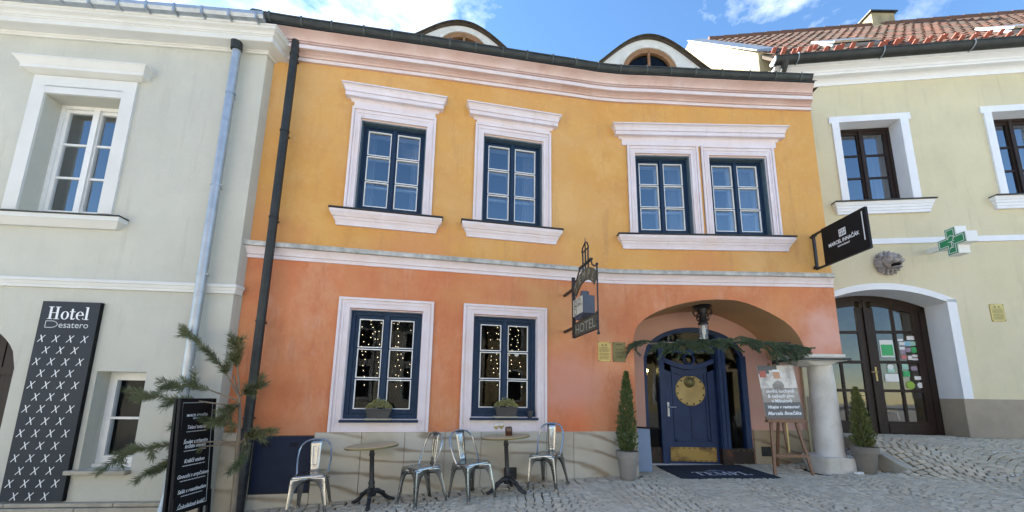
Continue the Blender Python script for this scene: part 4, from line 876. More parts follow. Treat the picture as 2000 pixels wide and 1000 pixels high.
O('sill', MB().sweep(upath(a - .25, b + .26), [(0, sz), (.05, sz), (.13, sz + .08), (.14, sz + .085), (.14, sz + .145), (0, sz + .15)], M=LF.M()), 'ltrim', win); O('sill_cover', MB().box(a - .40, b + .41, -.155, .25, sz + .147, sz + .162, LF.M()), 'darkmetal', win)
a, b, c, d = SWN; w_ = b - a; h = d - c
fm = MB().ring(0, w_, 0, h, .05, .2, .28).ring(.05, w_ - .03, .05, h - .05, .055, .185, .25, tb=.09); fm.box(.1, w_ - .08, .19, .24, .60, .63); fm.box(-.0, w_, .16, .28, .0, .04)
sw = O('window', fm, 'white', G, LF.M(a, c))
for z0, z1 in ((.14, .60), (.63, h - .105)): O('pane', MB().quad((.105, .215, z0), (w_ - .085, .215, z0), (w_ - .085, .215, z1), (.105, .215, z1)), 'glassdark', sw, LF.M(a, c))
O('sill', MB().box(a - .09, b + .015, -.09, .2, c - .055, c - .003, LF.M()), 'kerb', sw, mod=('B', .012))
# pale curtain inside the small window
O('string_course', MB().sweep([tuple(LF.P(-9)), tuple(LF.P(0)), tuple(LF.P(0) + Vector((.01, .1)))], [(0, 2.565), (.03, 2.565), (.033, 2.60), (.04, 2.605), (.05, 2.64), (.062, 2.65), (.062, 2.675), (.055, 2.69), (0, 2.695)]), 'ltrim', G)
lp = [tuple(LF.P(-9)), tuple(LF.P(-5)), tuple(LF.P(-3)), tuple(LF.P(0)), (c0.x + .06, c0.y + .6)]; ldz = [-.04, -.03, -.02, .02, .02]
lpr = [(0, 6.33), (.03, 6.33), (.032, 6.355), (.045, 6.36), (.05, 6.375), (.10, 6.38), (.19, 6.385), (.20, 6.39), (.20, 6.462), (.212, 6.466), (.215, 6.48), (.228, 6.484), (.232, 6.50), (.245, 6.515), (.275, 6.53), (.285, 6.533), (.285, 6.565), (.30, 6.572), (.305, 6.59), (0, 6.60)]
O('cornice', MB().sweep(lp, lpr, ldz), 'ltrim', G)
gu = O('gutter', MB().sweep(lp[:3] + [tuple(LF.P(.10))], [(.30, 6.592), (.325, 6.592), (.37, 6.60), (.395, 6.64), (.40, 6.69), (.388, 6.69), (.38, 6.645), (.30, 6.63)], ldz[:4]), 'zinc', G)
for k in range(14):
    sgk = -4.8 + k * .37
    if sgk < .05: O('gutter_bracket', MB().box(sgk - .012, sgk + .012, -.405, -.30, 6.575, 6.705, LF.M()), 'zinc', gu)
q = lambda z, y=-.115, x=-.365: tuple(LF.M() @ Vector((x, y, z)))
pp = O('downpipe', MB().tube([q(6.42, -.15), q(6.30), q(5.5), q(2.9), q(.3), q(-.02), q(-.16, -.17, -.35), q(-.34, -.24, -.33)], .058, 14), 'zinc', G, smooth=True)
O('pipe_collar', MB().tube([q(6.28, -.13), q(6.40, -.145)], .075, 12), 'darkmetal', pp, smooth=True)
for z in (5.55, 4.1, 2.8, 1.55, .22): O('pipe_clamp', MB().tube([q(z - .012), q(z + .012)], .064, 14).box(-.375, -.355, -.115, 0, z - .01, z + .01, LF.M()).box(-.31, -.29, -.13, -.10, z - .015, z + .015, LF.M()), 'zinc', pp, smooth=True)
for k, (a, b) in enumerate(((-9, -3.2), (-3.19, -2.2), (-2.19, -1.0), (-.99, .0))):
    O('plinth_slab', MB().box(a, b, -.085, .0, -.155, -.112, LF.M()), 'kerb', G, mod=('B', .006)); O('plinth_slab', MB().box(a - .4 if k else a, b - .4 if k < 3 else b, -.115, .0, -.7, -.162, LF.M()), 'kerb', G, mod=('B', .006))
lr = MB(); p0, p1 = LF.P(-9, .28), LF.P(.05, .28); lr.quad((p0.x, p0.y, 6.57), (p1.x, p1.y, 6.6), (p1.x, 9.4, 9.2), (p0.x, 9.4, 9.2)); lr.quad((p0.x, 9.4, 9.2), (p1.x, 9.4, 9.2), (p1.x, 13, 6.6), (p0.x, 13, 6.6)); lr.add([(p1.x, p1.y, 6.55), (p1.x, 9.4, 9.2), (p1.x, 13, 6.55)], [(0, 1, 2)])
lr.quad((p1.x, p1.y + .6, 5), (p1.x, 13, 5), (p1.x, 13, 6.6), (p1.x, p1.y + .6, 6.6))
O('roof', lr, 'tile2', G)

# ------------------------------------------------------------------ cream right house
K = T('cream_house', 'cream yellow house with brown arched shop door and red tile roof', 'house', TR(8.5, 7.4, 0.6))
RW = [(1.24, 2.388, 5.19, 6.955), (4.04, 5.19, 5.20, 6.985)]; RD = (.42, 2.66, .2, 3.36)
rm = MB(); panel(rm, RF, 0.02, 9, .0, 8.3, RW + [RD], rd=.42)
def rarch(s, g=0.0): c = 1.54; t = max(-1, min(1, (s - c) / (1.12 + g))); return 3.085 + g * .7 + .265 * (1 - t * t)
ss_ = [.42 + 2.24 * i / 24 for i in range(25)]
for a, b in zip(ss_[:-1], ss_[1:]):
    p, q2 = RF.P(a), RF.P(b); rm.quad((p.x, p.y, rarch(a)), (q2.x, q2.y, rarch(b)), (q2.x, q2.y, 3.36), (p.x, p.y, 3.36))
p = RF.P(.02); rm.quad((p.x, p.y, 0), (p.x, p.y + 4, 0), (p.x, p.y + 4, 8.3), (p.x, p.y, 8.3))
O('wall', rm, 'rwall', K)
sf = MB()
for a, b in zip(ss_[:-1], ss_[1:]):
    p, q2 = RF.P(a), RF.P(b); pi_, qi = RF.P(a, -.44), RF.P(b, -.44); sf.quad((p.x, p.y, rarch(a) - .003), (q2.x, q2.y, rarch(b) - .003), (qi.x, qi.y, rarch(b) - .003), (pi_.x, pi_.y, rarch(a) - .003))
for s_ in (.425, 2.655):
    p, pi_ = RF.P(s_), RF.P(s_, -.44); sf.quad((p.x, p.y, 1.305), (pi_.x, pi_.y, 1.305), (pi_.x, pi_.y, 3.09), (p.x, p.y, 3.09))
O('door_reveal', sf, 'rtrim', K)
so_ = [.28 + 2.52 * i / 24 for i in range(25)]
def oarch(s): t = (s - 1.54) / 1.26; return 3.13 + .345 * (1 - t * t)
ds = MB(); ds.strip([(x, rarch(min(max(x, .42), 2.66)) - .0) for x in so_], [(x, oarch(x)) for x in so_], -.03, .0, RF.M()); ds.box(2.645, 2.80, -.03, .0, 1.305, 3.14, RF.M()); ds.box(.28, .435, -.03, .0, 1.305, 3.14, RF.M())
O('door_surround', ds, 'rtrim', K)
O('plinth', MB().box(2.66, 9, -.012, .0, .0, 1.303, RF.M()).box(.05, .42, -.012, 0, 0, 1.303, RF.M()).box(2.648, 2.672, -.01, .43, .2, 1.303, RF.M()), 'rplinth', K)
O('string_course', MB().box(0.05, 9, -.03, 0, 4.262, 4.372, RF.M()), 'rtrim', K)
cpth = [tuple(RF.P(-.05)), tuple(RF.P(9))]
O('cornice', MB().sweep(cpth, [(0, 7.82), (.02, 7.82), (.022, 7.855), (.045, 7.90), (.075, 7.925), (.09, 7.93), (.09, 7.935), (.19, 7.938), (.19, 7.985), (.205, 7.99), (.22, 8.02), (.26, 8.05), (.30, 8.06), (.30, 8.075), (.40, 8.08), (.40, 8.10), (0, 8.12)]), 'rtrim', K, smooth=25)
for i, (a, b, c, d) in enumerate(RW):
    win = casement(K, RF.M(a, c), b - a, d - c, 'brown', 'glass', y=.27, ft=.06, st=.06, inner=False, curtain=.2, mull=.07, bar=.04)
    su = MB(); uring(su, a - .135, b + .15, c - .02, d + .12, .135, -.03, 0); su.box(b, b + .02, -.03, 0, c - .02, d); su.box(a - .18, a - .135, -.03, 0, d - .03, d + .12); su.box(b + .15, b + .20, -.03, 0, d - .03, d + .12)
    O('surround', su, 'rtrim', win, RF.M())
    rv_ = MB().box(a + .001, b - .001, .0, .24, d - .006, d - .002).box(b - .006, b - .002, -.0, .24, c, d).box(a + .002, a + .006, 0, .24, c, d); O('reveal', rv_, 'rtrim', win, RF.M())
    z = c - .30
    O('sill', MB().sweep(upath(a - .22, b + .20), [(0, z), (.05, z), (.05, z + .05), (.065, z + .055), (.065, z + .105), (.08, z + .11), (.08, z + .16), (.095, z + .165), (.10, z + .20), (.11, z + .235), (0, z + .24)], M=RF.M()), 'rtrim', win)
    O('sill_cover', MB().box(a - .34, b + .32, -.15, .24, z + .237, z + .252, RF.M()), 'darkmetal', win)
# shop door
DM = RF.M(0, 0, -.45); zb = .60; dmul = 1.57
fr = MB(); xs_ = [.42 + 2.24 * i / 24 for i in range(25)]
fr.strip([(x, rarch(x) - .12) for x in xs_], [(x, rarch(x) + .02) for x in xs_], -.0, .10); fr.box(.42, .52, 0, .1, zb, 3.1); fr.box(2.55, 2.66, 0, .1, zb, 3.1); fr.box(dmul - .03, dmul + .03, -.02, .08, zb, 3.25)
shop = O('shop_door', fr, 'brown', K, DM, label='dark brown double door with glazed panes and paper notices')
rows_ = [(.86, 1.42), (1.47, 1.97), (2.03, 2.57), (2.63, 3.3)]
for L0, L1 in ((.52, dmul - .03), (dmul + .03, 2.55)):
    lf = MB(); stl = .13; lf.box(L0 + .005, L0 + stl, .01, .06, zb + .01, 3.1); lf.box(L1 - stl, L1 - .005, .01, .06, zb + .01, 3.1); lf.box(L0 + stl, L1 - stl, .01, .06, zb + .01, .86)
    lf.box(L0 + stl, L1 - stl, -.005, .02, zb + .05, .81)
    n = 10; xx = [L0 + stl + (L1 - L0 - 2 * stl) * i / n for i in range(n + 1)]; lf.strip([(x, rarch(x) - .21) for x in xx], [(x, rarch(x) - .10) for x in xx], .01, .06)
    xm = (L0 + L1) / 2; lf.box(xm - .022, xm + .022, .01, .06, .86, 3.15)
    for r in rows_[1:]:
        for a, b in ((L0 + stl, xm - .022), (xm + .022, L1 - stl)): lf.box(a, b, .012, .055, r[0] - .055, r[0])
    leaf = O('door_leaf', lf, 'brown', shop, DM)
    for r in rows_:
        for a, b in ((L0 + stl, xm - .022), (xm + .022, L1 - stl)):
            top_ = [(b, min(r[1], rarch(b) - .2)), (a, min(r[1], rarch(a) - .2))]
            O('pane', MB().quad((a, .03, r[0]), (b, .03, r[0]), (b, .03, top_[0][1]), (a, .03, top_[1][1])), 'glassshop', shop, DM)
O('door_handle', MB().box(1.60, 1.635, -.01, .01, 1.63, 1.90).tube([(1.617, .0, 1.80), (1.617, -.05, 1.80), (1.51, -.05, 1.80)], .011, 8), 'brass', shop, DM, smooth=40)
O('threshold', MB().box(.3, 2.8, -.44, .2, .2, .60), 'kerb', shop, DM)
xa, xb = 2.53 - .43 - .43 + .06, 2.42
def sheet(name, x, z, w_, h, mt, y=.020): return O(name, MB().box(x, x + w_, y, y + .003, z, z + h), mt, shop, DM)
# notices stuck on the right leaf
rl = dmul + .16; rr_ = (dmul + .03 + 2.55) / 2 + .035
sheet('paper_notice', rl + .05, 2.10, .24, .34, 'paper', .022); sheet('paper_print', rl + .065, 2.13, .21, .22, 'paperg', .018)
for (x, z, w_, h, mt) in ((.0, 2.42, .10, .045, 'paper'), (.17, 2.44, .13, .08, 'paper'), (.02, 2.34, .10, .06, 'paper'), (.12, 2.32, .10, .10, 'paperb'), (.22, 2.33, .11, .08, 'papert'), (.01, 2.24, .10, .06, 'paper'), (.02, 2.17, .09, .08, 'paperp'), (.12, 2.20, .09, .09, 'paperp'), (.22, 2.19, .11, .11, 'paperg'), (.02, 2.06, .10, .09, 'paperr'), (.14, 2.05, .07, .08, 'paper'), (.22, 2.10, .09, .05, 'paper'), (.21, 2.04, .12, .04, 'paper'),
                       (.01, 1.86, .11, .10, 'papert'), (.01, 1.72, .12, .11, 'paperg'), (.16, 1.84, .11, .08, 'paperp'), (.20, 1.66, .15, .07, 'paper')): sheet('window_sticker', rr_ + x, z, w_, h, mt)
for (x, z, w_, h, mt) in ((.12, 1.80, .13, .07, 'papert'), (.06, 1.62, .24, .15, 'paper')): sheet('window_sticker', rl + x, z, w_, h, mt)
for (x, z, r, mt) in ((rl + .18, 1.905, .055, 'paper'), (rr_ + .11, 1.555, .075, 'lime'), (rr_ + .28, 1.555, .055, 'paper')):
    O('round_sticker', MB().lathe([(r, 0), (r, .003)], 20, TR(x, .022, z) @ RX(pi / 2)), mt, shop, DM)
rin = MB(); rin.quad((.02, 3.2, .5), (8, 3.2, .5), (8, 3.2, 4), (.02, 3.2, 4)); rin.quad((.03, .55, .5), (.03, 3.2, .5), (.03, 3.2, 4), (.03, .55, 4)); rin.quad((4.0, .55, .5), (4.0, 3.2, .5), (4.0, 3.2, 4), (4.0, .55, 4)); rin.quad((.02, .55, 3.9), (8, .55, 3.9), (8, 3.2, 3.9), (.02, 3.2, 3.9)); rin.quad((.02, .5, .6), (4, .5, .6), (4, 3.2, .6), (.02, 3.2, .6))
O('shop_room', rin, 'shopwall', K, RF.M())
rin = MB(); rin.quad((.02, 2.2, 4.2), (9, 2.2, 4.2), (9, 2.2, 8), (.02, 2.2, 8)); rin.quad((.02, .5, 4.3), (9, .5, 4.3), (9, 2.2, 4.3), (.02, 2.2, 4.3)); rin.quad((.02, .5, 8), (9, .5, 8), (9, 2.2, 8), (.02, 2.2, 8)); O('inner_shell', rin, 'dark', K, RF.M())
lamp = O('ceiling_lamp', MB().sphere((1.0, 1.6, 3.0), .12, 10, RF.M()).tube([RF.M() @ Vector((1.0, 1.6, 3.1)), RF.M() @ Vector((1.0, 1.6, 3.9))], .01, 6), 'ceilinglamp', None, smooth=True); tag(lamp, 'lit white ceiling lamp inside the shop behind the brown door', 'lamp')
# gutter, roof
gut = O('gutter', MB().sweep([tuple(RF.P(-.12)), tuple(RF.P(9))], [(.40 + .112 * cos(a), 8.185 + .112 * sin(a)) for a in [pi * 1.0 + pi * i / 12 for i in range(13)]] + [(.40 + .100 * cos(a), 8.185 + .100 * sin(a)) for a in [2 * pi - pi * i / 12 for i in range(13)]]), 'darkmetal', K, smooth=40)
O('gutter_bead', MB().tube([tuple(RF.M() @ Vector((-.12, -.512, 8.19))), tuple(RF.M() @ Vector((9, -.512, 8.19)))], .014, 6), 'darkmetal', gut)
O('gutter_end', MB().prism([(-.40 + .113 * cos(a), 8.185 + .113 * sin(a)) for a in [pi * 1.0 + pi * i / 12 for i in range(13)]], -.125, -.10, RF.M() @ RZ(pi / 2) @ Matrix.Diagonal((1, -1, 1, 1))), 'zinc', gut)
O('hopper', MB().tube([RF.M() @ Vector((.10, -.40, 8.15)), RF.M() @ Vector((.10, -.40, 8.05)), RF.M() @ Vector((.10, -.30, 7.93)), RF.M() @ Vector((.10, -.10, 7.80))], [.11, .06, .055, .055], 12), 'darkmetal', gut, smooth=True)
for s_ in (.32, 1.9, 3.5, 5.2): O('gutter_strap', MB().tube([RF.M() @ Vector((s_, -.40 - .122 * cos(a), 8.185 - .122 * sin(a))) for a in [-.3 + 2.2 * i / 8 for i in range(9)]], .012, 6), 'zincroof', gut)
PT = radians(50); ev = RF.P(0, .42); slope = Vector((-RF.n.x * cos(PT), -RF.n.y * cos(PT), sin(PT)))
nrmv = Vector((RF.n.x * sin(PT), RF.n.y * sin(PT), cos(PT)))
RM = Matrix.Identity(4)
for i in range(3): RM[i][0] = (RF.d.x, RF.d.y, 0)[i]; RM[i][1] = slope[i]; RM[i][2] = nrmv[i]
RM[0][3], RM[1][3], RM[2][3] = ev.x, ev.y, 8.19
RL = 4.85
rp_ = MB().box(-.05, 10.5, .0, RL, -.06, -.005); bx2 = MB()
roof = O('roof', rp_, 'tile2', K, RM)
bb = MB(); pA = RM @ Vector((-.05, RL, -.03)); pB = RM @ Vector((10.5, RL, -.03)); bb.quad(tuple(pA), tuple(pB), (pB.x, pB.y + 3.6, 8.2), (pA.x, pA.y + 3.6, 8.2)); O('roof_back', bb, 'tile2', roof)
TWD, TEX = .205, .325
def tile_mesh(j):
    r = random.Random(j); xs2 = [0, .03, .075, .11, .145, .18, TWD + .01]; zs2 = [.028, .040, .018, .006, .006, .016, .034]
    v = []; L_ = .39
    for y_, dz_, in ((0, .03), (L_, 0)):
        v += [(x + r.uniform(-.003, .003), y_, z + dz_ + r.uniform(-.003, .003)) for x, z in zip(xs2, zs2)]
    v += [(x, 0, z + .012) for x, z in zip(xs2, zs2)]
    f = [(i, i + 1, 8 + i, 7 + i) for i in range(6)] + [(14 + i, 15 + i, i + 1, i) for i in range(6)]
    return v, f
tp = []
tmat = [mat('roof tile %d' % k, *cc, 6, 0.85, bump=0.3) for k, cc in enumerate((((.155, .065, .042), (.09, .055, .04)), ((.11, .06, .042), (.07, .048, .036)), ((.19, .075, .046), (.12, .06, .042)), ((.09, .062, .045), (.065, .05, .036))))]
for j in range(12):
    v, f = tile_mesh(j); me = MB().add(v, f).mesh('roof_tile'); me.materials.append(tmat[j % 4]); tp.append((me, v, f))
tl = []
skyl = [(1.35, 2.30, .75, 1.65), (4.75, 5.70, .75, 1.65)]
for r in range(int(RL / TEX)):
    for c in range(int(10.4 / TWD)):
        x, y_ = .0 + c * TWD, r * TEX
        if any(a - .1 < x < b and c_ - .2 < y_ < d_ for a, b, c_, d_ in skyl): continue
        M = RM @ TR(x, y_, random.uniform(-.003, .006)) @ RZ(random.uniform(-.012, .012)); P_ = M.translation; q_ = Vector((P_.x, P_.y, P_.z - EYE)); dep = q_.dot(fw); X_ = 1000 + 751 * q_.dot(rt2) / dep
        tl.append((dep if X_ < 2010 else dep + 100, M))
tl.sort(key=lambda t: t[0])
for k, (_, M) in enumerate(tl[:300]): O('roof_tile', tp[random.randrange(12)][0], None, roof, M)
rr = MB()
for _, M in tl[300:]: t_ = tp[random.randrange(12)]; rr.add(t_[1], t_[2], M)
O('upper_tiles', rr, tmat[1], roof, kind='stuff', fix=False)
for c in range(26): O('ridge_tile', MB().lathe([(.11, 0), (.10, .40)], 10, RY(pi / 2)), 'tile', roof, RM @ TR(c * .40, RL, .0))
gme = MB().prism([(-.045, 0), (.045, 0), (.04, .11), (-.04, .11)], -.008, .008).mesh('snow_guard'); gme.materials.append(Mt['redtile'])
for r in range(3):
    for c in range(0, 46):
        if (c + 2 * r) % 4 in (0, 1) and random.random() < .93 and not (r == 2 and any(a - .15 < c * TWD < b for a, b, _, _ in skyl)): O('snow_guard', gme, None, roof, RM @ TR(c * TWD + .075, .10 + r * TEX * .68, .045) @ RX(.25))
for (a, b, c_, d_) in skyl:
    rw = O('roof_window', MB().box(a, a + .06, c_, d_, 0, .09).box(b - .06, b, c_, d_, 0, .09).box(a + .06, b - .06, c_, c_ + .06, 0, .09).box(a + .06, b - .06, d_ - .06, d_, 0, .09), 'zincroof', roof, RM)
    O('pane', MB().box(a + .06, b - .06, c_ + .06, d_ - .06, .03, .04), 'glassdark', rw, RM); O('sash', MB().box(a + .02, b - .02, -.42, .42, .0, .03), 'zincroof', rw, RM @ TR(0, (c_ + d_) / 2, .09) @ RX(-.06)); O('sash_rail', MB().box(a + .02, b - .02, -.44, -.40, 0.0, .04), 'kerb', rw, RM @ TR(0, (c_ + d_) / 2, .09) @ RX(-.06))
chm = MB(); cp_ = RM @ Vector((4.75, RL + .02, 0)); chm.box(cp_.x - .33, cp_.x + .33, cp_.y - .1, cp_.y + .45, 11.0, 12.26)
chim = O('chimney', chm, 'firewall', roof); O('chimney_cap', MB().box(cp_.x - .39, cp_.x + .39, cp_.y - .16, cp_.y + .51, 12.26, 12.30), 'darkmetal', chim)
# fire wall between the houses
fx0, fx1 = 5.40, 5.66; yf = 7.42
prf = [(yf, 6.95), (yf, 8.86), (10.3, 12.22), (10.75, 12.22), (10.75, 6.95)]
fwm = MB(); k5 = len(prf); fwm.add([(fx0, y, z) for y, z in prf] + [(fx1, y, z) for y, z in prf], [tuple(range(k5)), tuple(range(2 * k5 - 1, k5 - 1, -1))] + [(i, (i + 1) % k5, (i + 1) % k5 + k5, i + k5) for i in range(k5)])
fwo = O('fire_wall', fwm, 'firewall', K, label='sunlit cream gable wall above the eaves')
n_ = 6
for i in range(n_):
    t0, t1 = i / n_, (i + 1) / n_; a = (yf - .05 + (10.36 - yf) * t0, 8.87 + 3.36 * t0); b = (yf - .05 + (10.36 - yf) * t1, 8.87 + 3.36 * t1)
    O('coping_sheet', MB().add([(fx0 - .06, a[0], a[1]), (fx1 + .10, a[0], a[1] + .0), (fx1 + .10, b[0], b[1]), (fx0 - .06, b[0], b[1]), (fx0 - .06, a[0], a[1] + .03), (fx1 + .10, a[0], a[1] + .10), (fx1 + .10, b[0], b[1] + .10), (fx0 - .06, b[0], b[1] + .03)], [(0, 3, 2, 1), (4, 5, 6, 7), (0, 1, 5, 4), (1, 2, 6, 5), (2, 3, 7, 6), (3, 0, 4, 7)]), 'zincroof', fwo)

# ------------------------------------------------------------------ houses across the street (seen in the window reflections)
def across(x0, x1, h, wm, label, zr=3.2):
    yb = -9.0; zz = min(zg(x0, 0), zg(x1, 0)) - .3
    t = T('street_house', label, 'house', TR((x0 + x1) / 2, yb, zz), 'houses across the street')
    mb = MB().box(x0, x1, yb - 8, yb, zz, h); O('wall', mb, wm, t)
    O('roof', MB().add([(x0 - .2, yb + .5, h), (x1 + .2, yb + .5, h), (x1 + .2, yb - 4, h + zr), (x0 - .2, yb - 4, h + zr), (x0 - .2, yb - 8.5, h), (x1 + .2, yb - 8.5, h)], [(0, 1, 2, 3), (3, 2, 5, 4), (0, 3, 4), (1, 5, 2), (0, 4, 5, 1)]), 'tile', t)
    n = int((x1 - x0) / 2.6)
    for i in range(n):
        cx = x0 + (x1 - x0) * (i + .5) / n
        for z in (1.0, h - 2.3):
            w2 = O('window', MB().ring(cx - .62, cx + .62, z - .12, z + 1.72, .14, yb, yb + .04), 'white', t); O('pane', MB().box(cx - .48, cx + .48, yb, yb + .012, z + .02, z + 1.58), 'black', w2)
across(-17, -6.2, 6.4, 'opp2', 'pale house across the street to the left'); across(-6.0, 4.4, 5.2, 'opp2', 'pale house facing the orange house across the street', 3.6); across(4.6, 14, 6.0, 'opp', 'ochre house facing the cream house across the street', 2.6)

# ------------------------------------------------------------------ signs on the walls
def perpM(F, s):
    p = F.P(s); m = Matrix.Identity(4); n = F.n; yv = Vector((0, 0, 1)).cross(Vector((n.x, n.y, 0)))
    for i in range(3): m[i][0] = (n.x, n.y, 0)[i]; m[i][1] = yv[i]
    m[0][3], m[1][3] = p.x, p.y; return m
# tall hotel panel
PM = LF.M(-2.288, -.098, .0); PW, PH = .688, 2.47
hs = T('hotel_sign_panel', 'tall dark grey panel lettered Hotel with rows of white crosses', 'sign', LF.M(-1.95, -.1, .05))
O('panel', MB().box(0, PW, -.05, -.002, 0, PH), 'sign', hs, PM)
O('panel_edge', MB().box(PW + .0005, PW + .004, -.052, 0, 0, PH), 'black', hs, PM)
mb, wd_ = serif('Hotel', .165, -.0525); k = .50 / wd_
O('lettering', MB().add(mb.v, mb.f, TR(.085, 0, PH - .235) @ Matrix.Diagonal((k, 1, 1, 1))), 'letter', hs, PM)
dm_ = MB(); pts = [(0, 0), (0, .085), (.085, .085), (.125, .07), (.145, .0425), (.125, .015), (.085, 0), (0, 0)]; line2(dm_, pts, .008, -.0525)
O('lettering', MB().add(dm_.v, dm_.f, TR(.085, 0, PH - .345)), 'thinletter', hs, PM)
tx = text_mb('esatero', .115, 'LEFT'); xw = max(v[0] for v in tx.v); O('lettering', MB().add(tx.v, tx.f, TR(.238, -.0525, PH - .345) @ Matrix.Diagonal((.355 / xw, 1, 1, 1))), 'thinletter', hs, PM)
xm_ = MB()
for r in range(14):
    z = PH - .49 - r * .1475
    for c in (range(4) if r % 2 == 0 else range(3)):
        x = (.075 if r % 2 == 0 else .155) + c * .168
        line2(xm_, [(x - .012, z + .045), (x + .020, z - .045)], .011, -.0525); line2(xm_, [(x + .042, z + .045), (x - .038, z - .045)], .008, -.0535)
O('cross_pattern', xm_, 'letter', hs, PM, fix=False, kind='stuff')
# wrought iron hotel sign
TM = perpM(CL, -.80)
ts = T('wrought_iron_sign', 'wrought iron hanging sign with arched name plate and small tin house', 'sign', CL.M(-.8, 2.1))
ir = MB(); ir.tube([(0, 0, 2.89), (.42, 0, 2.89)], .028, 8); ir.tube([(0, 0, 2.29), (.42, 0, 2.29)], .028, 8)
for z in (2.89, 2.28): O('bracket_arm', MB().tube([(-.02, 0, z), (.44, 0, z)], .026, 8), 'iron', ts, TM, smooth=True)
O('post', MB().box(.40, .45, -.022, .022, 2.12, 3.07), 'iron', ts, TM)
rod = MB(); rod.tube([(1.325, 0, 2.06), (1.325, 0, 2.98)], .012, 6); rod.sphere((1.325, 0, 2.99), .02, 6); rod.sphere((1.325, 0, 2.06), .022, 6); rod.tube([(.44, 0, 2.33), (1.33, 0, 2.33)], .012, 6); rod.tube([(.44, 0, 2.12), (1.33, 0, 2.12)], .010, 6)
for z in (2.33, 2.22): rod.sphere((1.325, -.01, z), .022, 6)
rod.tube([(.42, 0, 3.05), (.52, 0, 2.98), (.58, 0, 3.0), (.66, 0, 3.08), (.74, 0, 3.14)], .012, 6); rod.tube([(1.12, 0, 3.14), (1.16, 0, 3.04), (1.24, 0, 2.99), (1.325, 0, 2.97)], .012, 6)
rod.tube([(.46, 0, 2.12), (.38, 0, 2.15), (.36, 0, 2.2), (.40, 0, 2.22)], .012, 6); rod.tube([(.44, 0, 2.33), (.44, 0, 2.12)], .010, 6); rod.tube([(.42, 0, 3.05), (.43, 0, 2.33)], .008, 6)
O('scroll_work', rod, 'iron', ts, TM, smooth=True)
tw = MB().box(.70, 1.15, -.02, .02, 3.115, 3.14)
for x in (.83, .93, 1.03): tw.tube([(x, 0, 3.02), (x, 0, 3.34)], .013, 6)
tw.tube([(.82, 0, 3.33), (1.05, 0, 3.33)], .011, 6); tw.tube([(.80, 0, 3.33), (.83, 0, 3.40), (.93, 0, 3.45), (1.0, 0, 3.42), (1.04, 0, 3.35)], .012, 6); tw.tube([(.93, 0, 3.33), (.93, 0, 3.52)], [.012, .004], 6)
O('tower_finial', tw, 'iron', ts, TM, smooth=True)
ac = (.89, 2.42); A_ = [radians(137 - 94 * i / 16) for i in range(17)]
O('arched_plate', MB().strip([(ac[0] + .46 * cos(a), ac[1] + .46 * sin(a)) for a in A_], [(ac[0] + .635 * cos(a), ac[1] + .635 * sin(a)) for a in A_], -.008, .008), 'olive', ts, TM)
O('name_plate', MB().box(.455, 1.315, -.008, .008, 2.13, 2.32), 'olive', ts, TM)
lt = MB()
for i, chh in enumerate('TEMPL'):
    a = radians(126 - 18 * i); g = text_mb(chh, .17, sx=.85); O('letter', MB().add(g.v, g.f, TR(ac[0] + .49 * cos(a), -.012, ac[1] + .49 * sin(a)) @ RY(-(a - pi / 2))), 'signletter', ts, TM)
g = text_mb('HOTEL', .185, sx=1.28); lt.add(g.v, g.f, TR(.885, -.012, 2.16))
O('lettering', lt, 'signletter', ts, TM)
hb = O('tin_house', MB().box(.49, .88, -.03, .15, 2.42, 2.68).prism([(.70, 2.68), (.80, 2.68), (.80, 2.75), (.75, 2.78), (.70, 2.75)], .0, .10).prism([(.49, 2.42), (.88, 2.42), (.76, 2.36), (.60, 2.36)], -.02, .13), 'bluebox', ts, TM)
O('tin_house_front', MB().box(.492, .876, -.035, -.031, 2.43, 2.675), 'greybox', hb, TM)
wl = MB(); 
for x in (.59, .75): wl.ring(x - .05, x + .05, 2.57, 2.655, .012, -.039, -.036)
wl.ring(.54, .64, 2.44, 2.53, .01, -.039, -.036); wl.box(.50, .87, -.039, -.036, 2.55, 2.557)
O('tin_house_windows', wl, 'olive', hb, TM)
# restaurant banner sign
BM = perpM(CR, 3.58)
bs = T('restaurant_sign', 'black hanging sign with white lettering on a square bracket at the house corner', 'sign', CR.M(3.58, 3.45))
br = MB().box(.03, .065, -.018, .018, 3.45, 4.09); br.box(.03, 1.05, -.018, .018, 4.06, 4.09); br.box(.03, 1.05, -.018, .018, 3.45, 3.48); br.box(-.02, .06, -.02, .02, 4.03, 4.065); br.box(-.02, .06, -.02, .02, 3.49, 3.525)
br.box(-.01, .09, -.03, .03, 4.045, 4.065).box(-.01, .09, -.03, .03, 3.475, 3.495)
O('bracket', br, 'iron', bs, BM)
O('board', MB().box(.24, 1.05, -.022, .022, 3.46, 4.10), 'black', bs, BM, mod=('B', .004))
bl = MB(); O('lettering', text_mb('MARCEL IHNAČÁK', .082, bold=.0022, sx=.80), 'letter', bs, BM @ TR(.635, -.0245, 3.725), fix=False); O('lettering', text_mb('RESTAURANT', .036, bold=.001), 'letter', bs, BM @ TR(.635, -.0245, 3.665), fix=False)
bl.add(MB().ring(.572, .698, 3.82, 3.94, .014, -.0246, -.0235).v, MB().ring(.572, .698, 3.82, 3.94, .014, -.0246, -.0235).f)
for x in (.605, .635, .665): bl.box(x - .007, x + .007, -.0246, -.0235, 3.835, 3.925)
bl.box(.585, .685, -.0246, -.0235, 3.88, 3.892)
O('emblem', bl, 'letter', bs, BM, fix=False); O('light_slot', MB().box(.985, 1.0, -.0245, -.0225, 3.60, 4.05), 'letter', bs, BM)
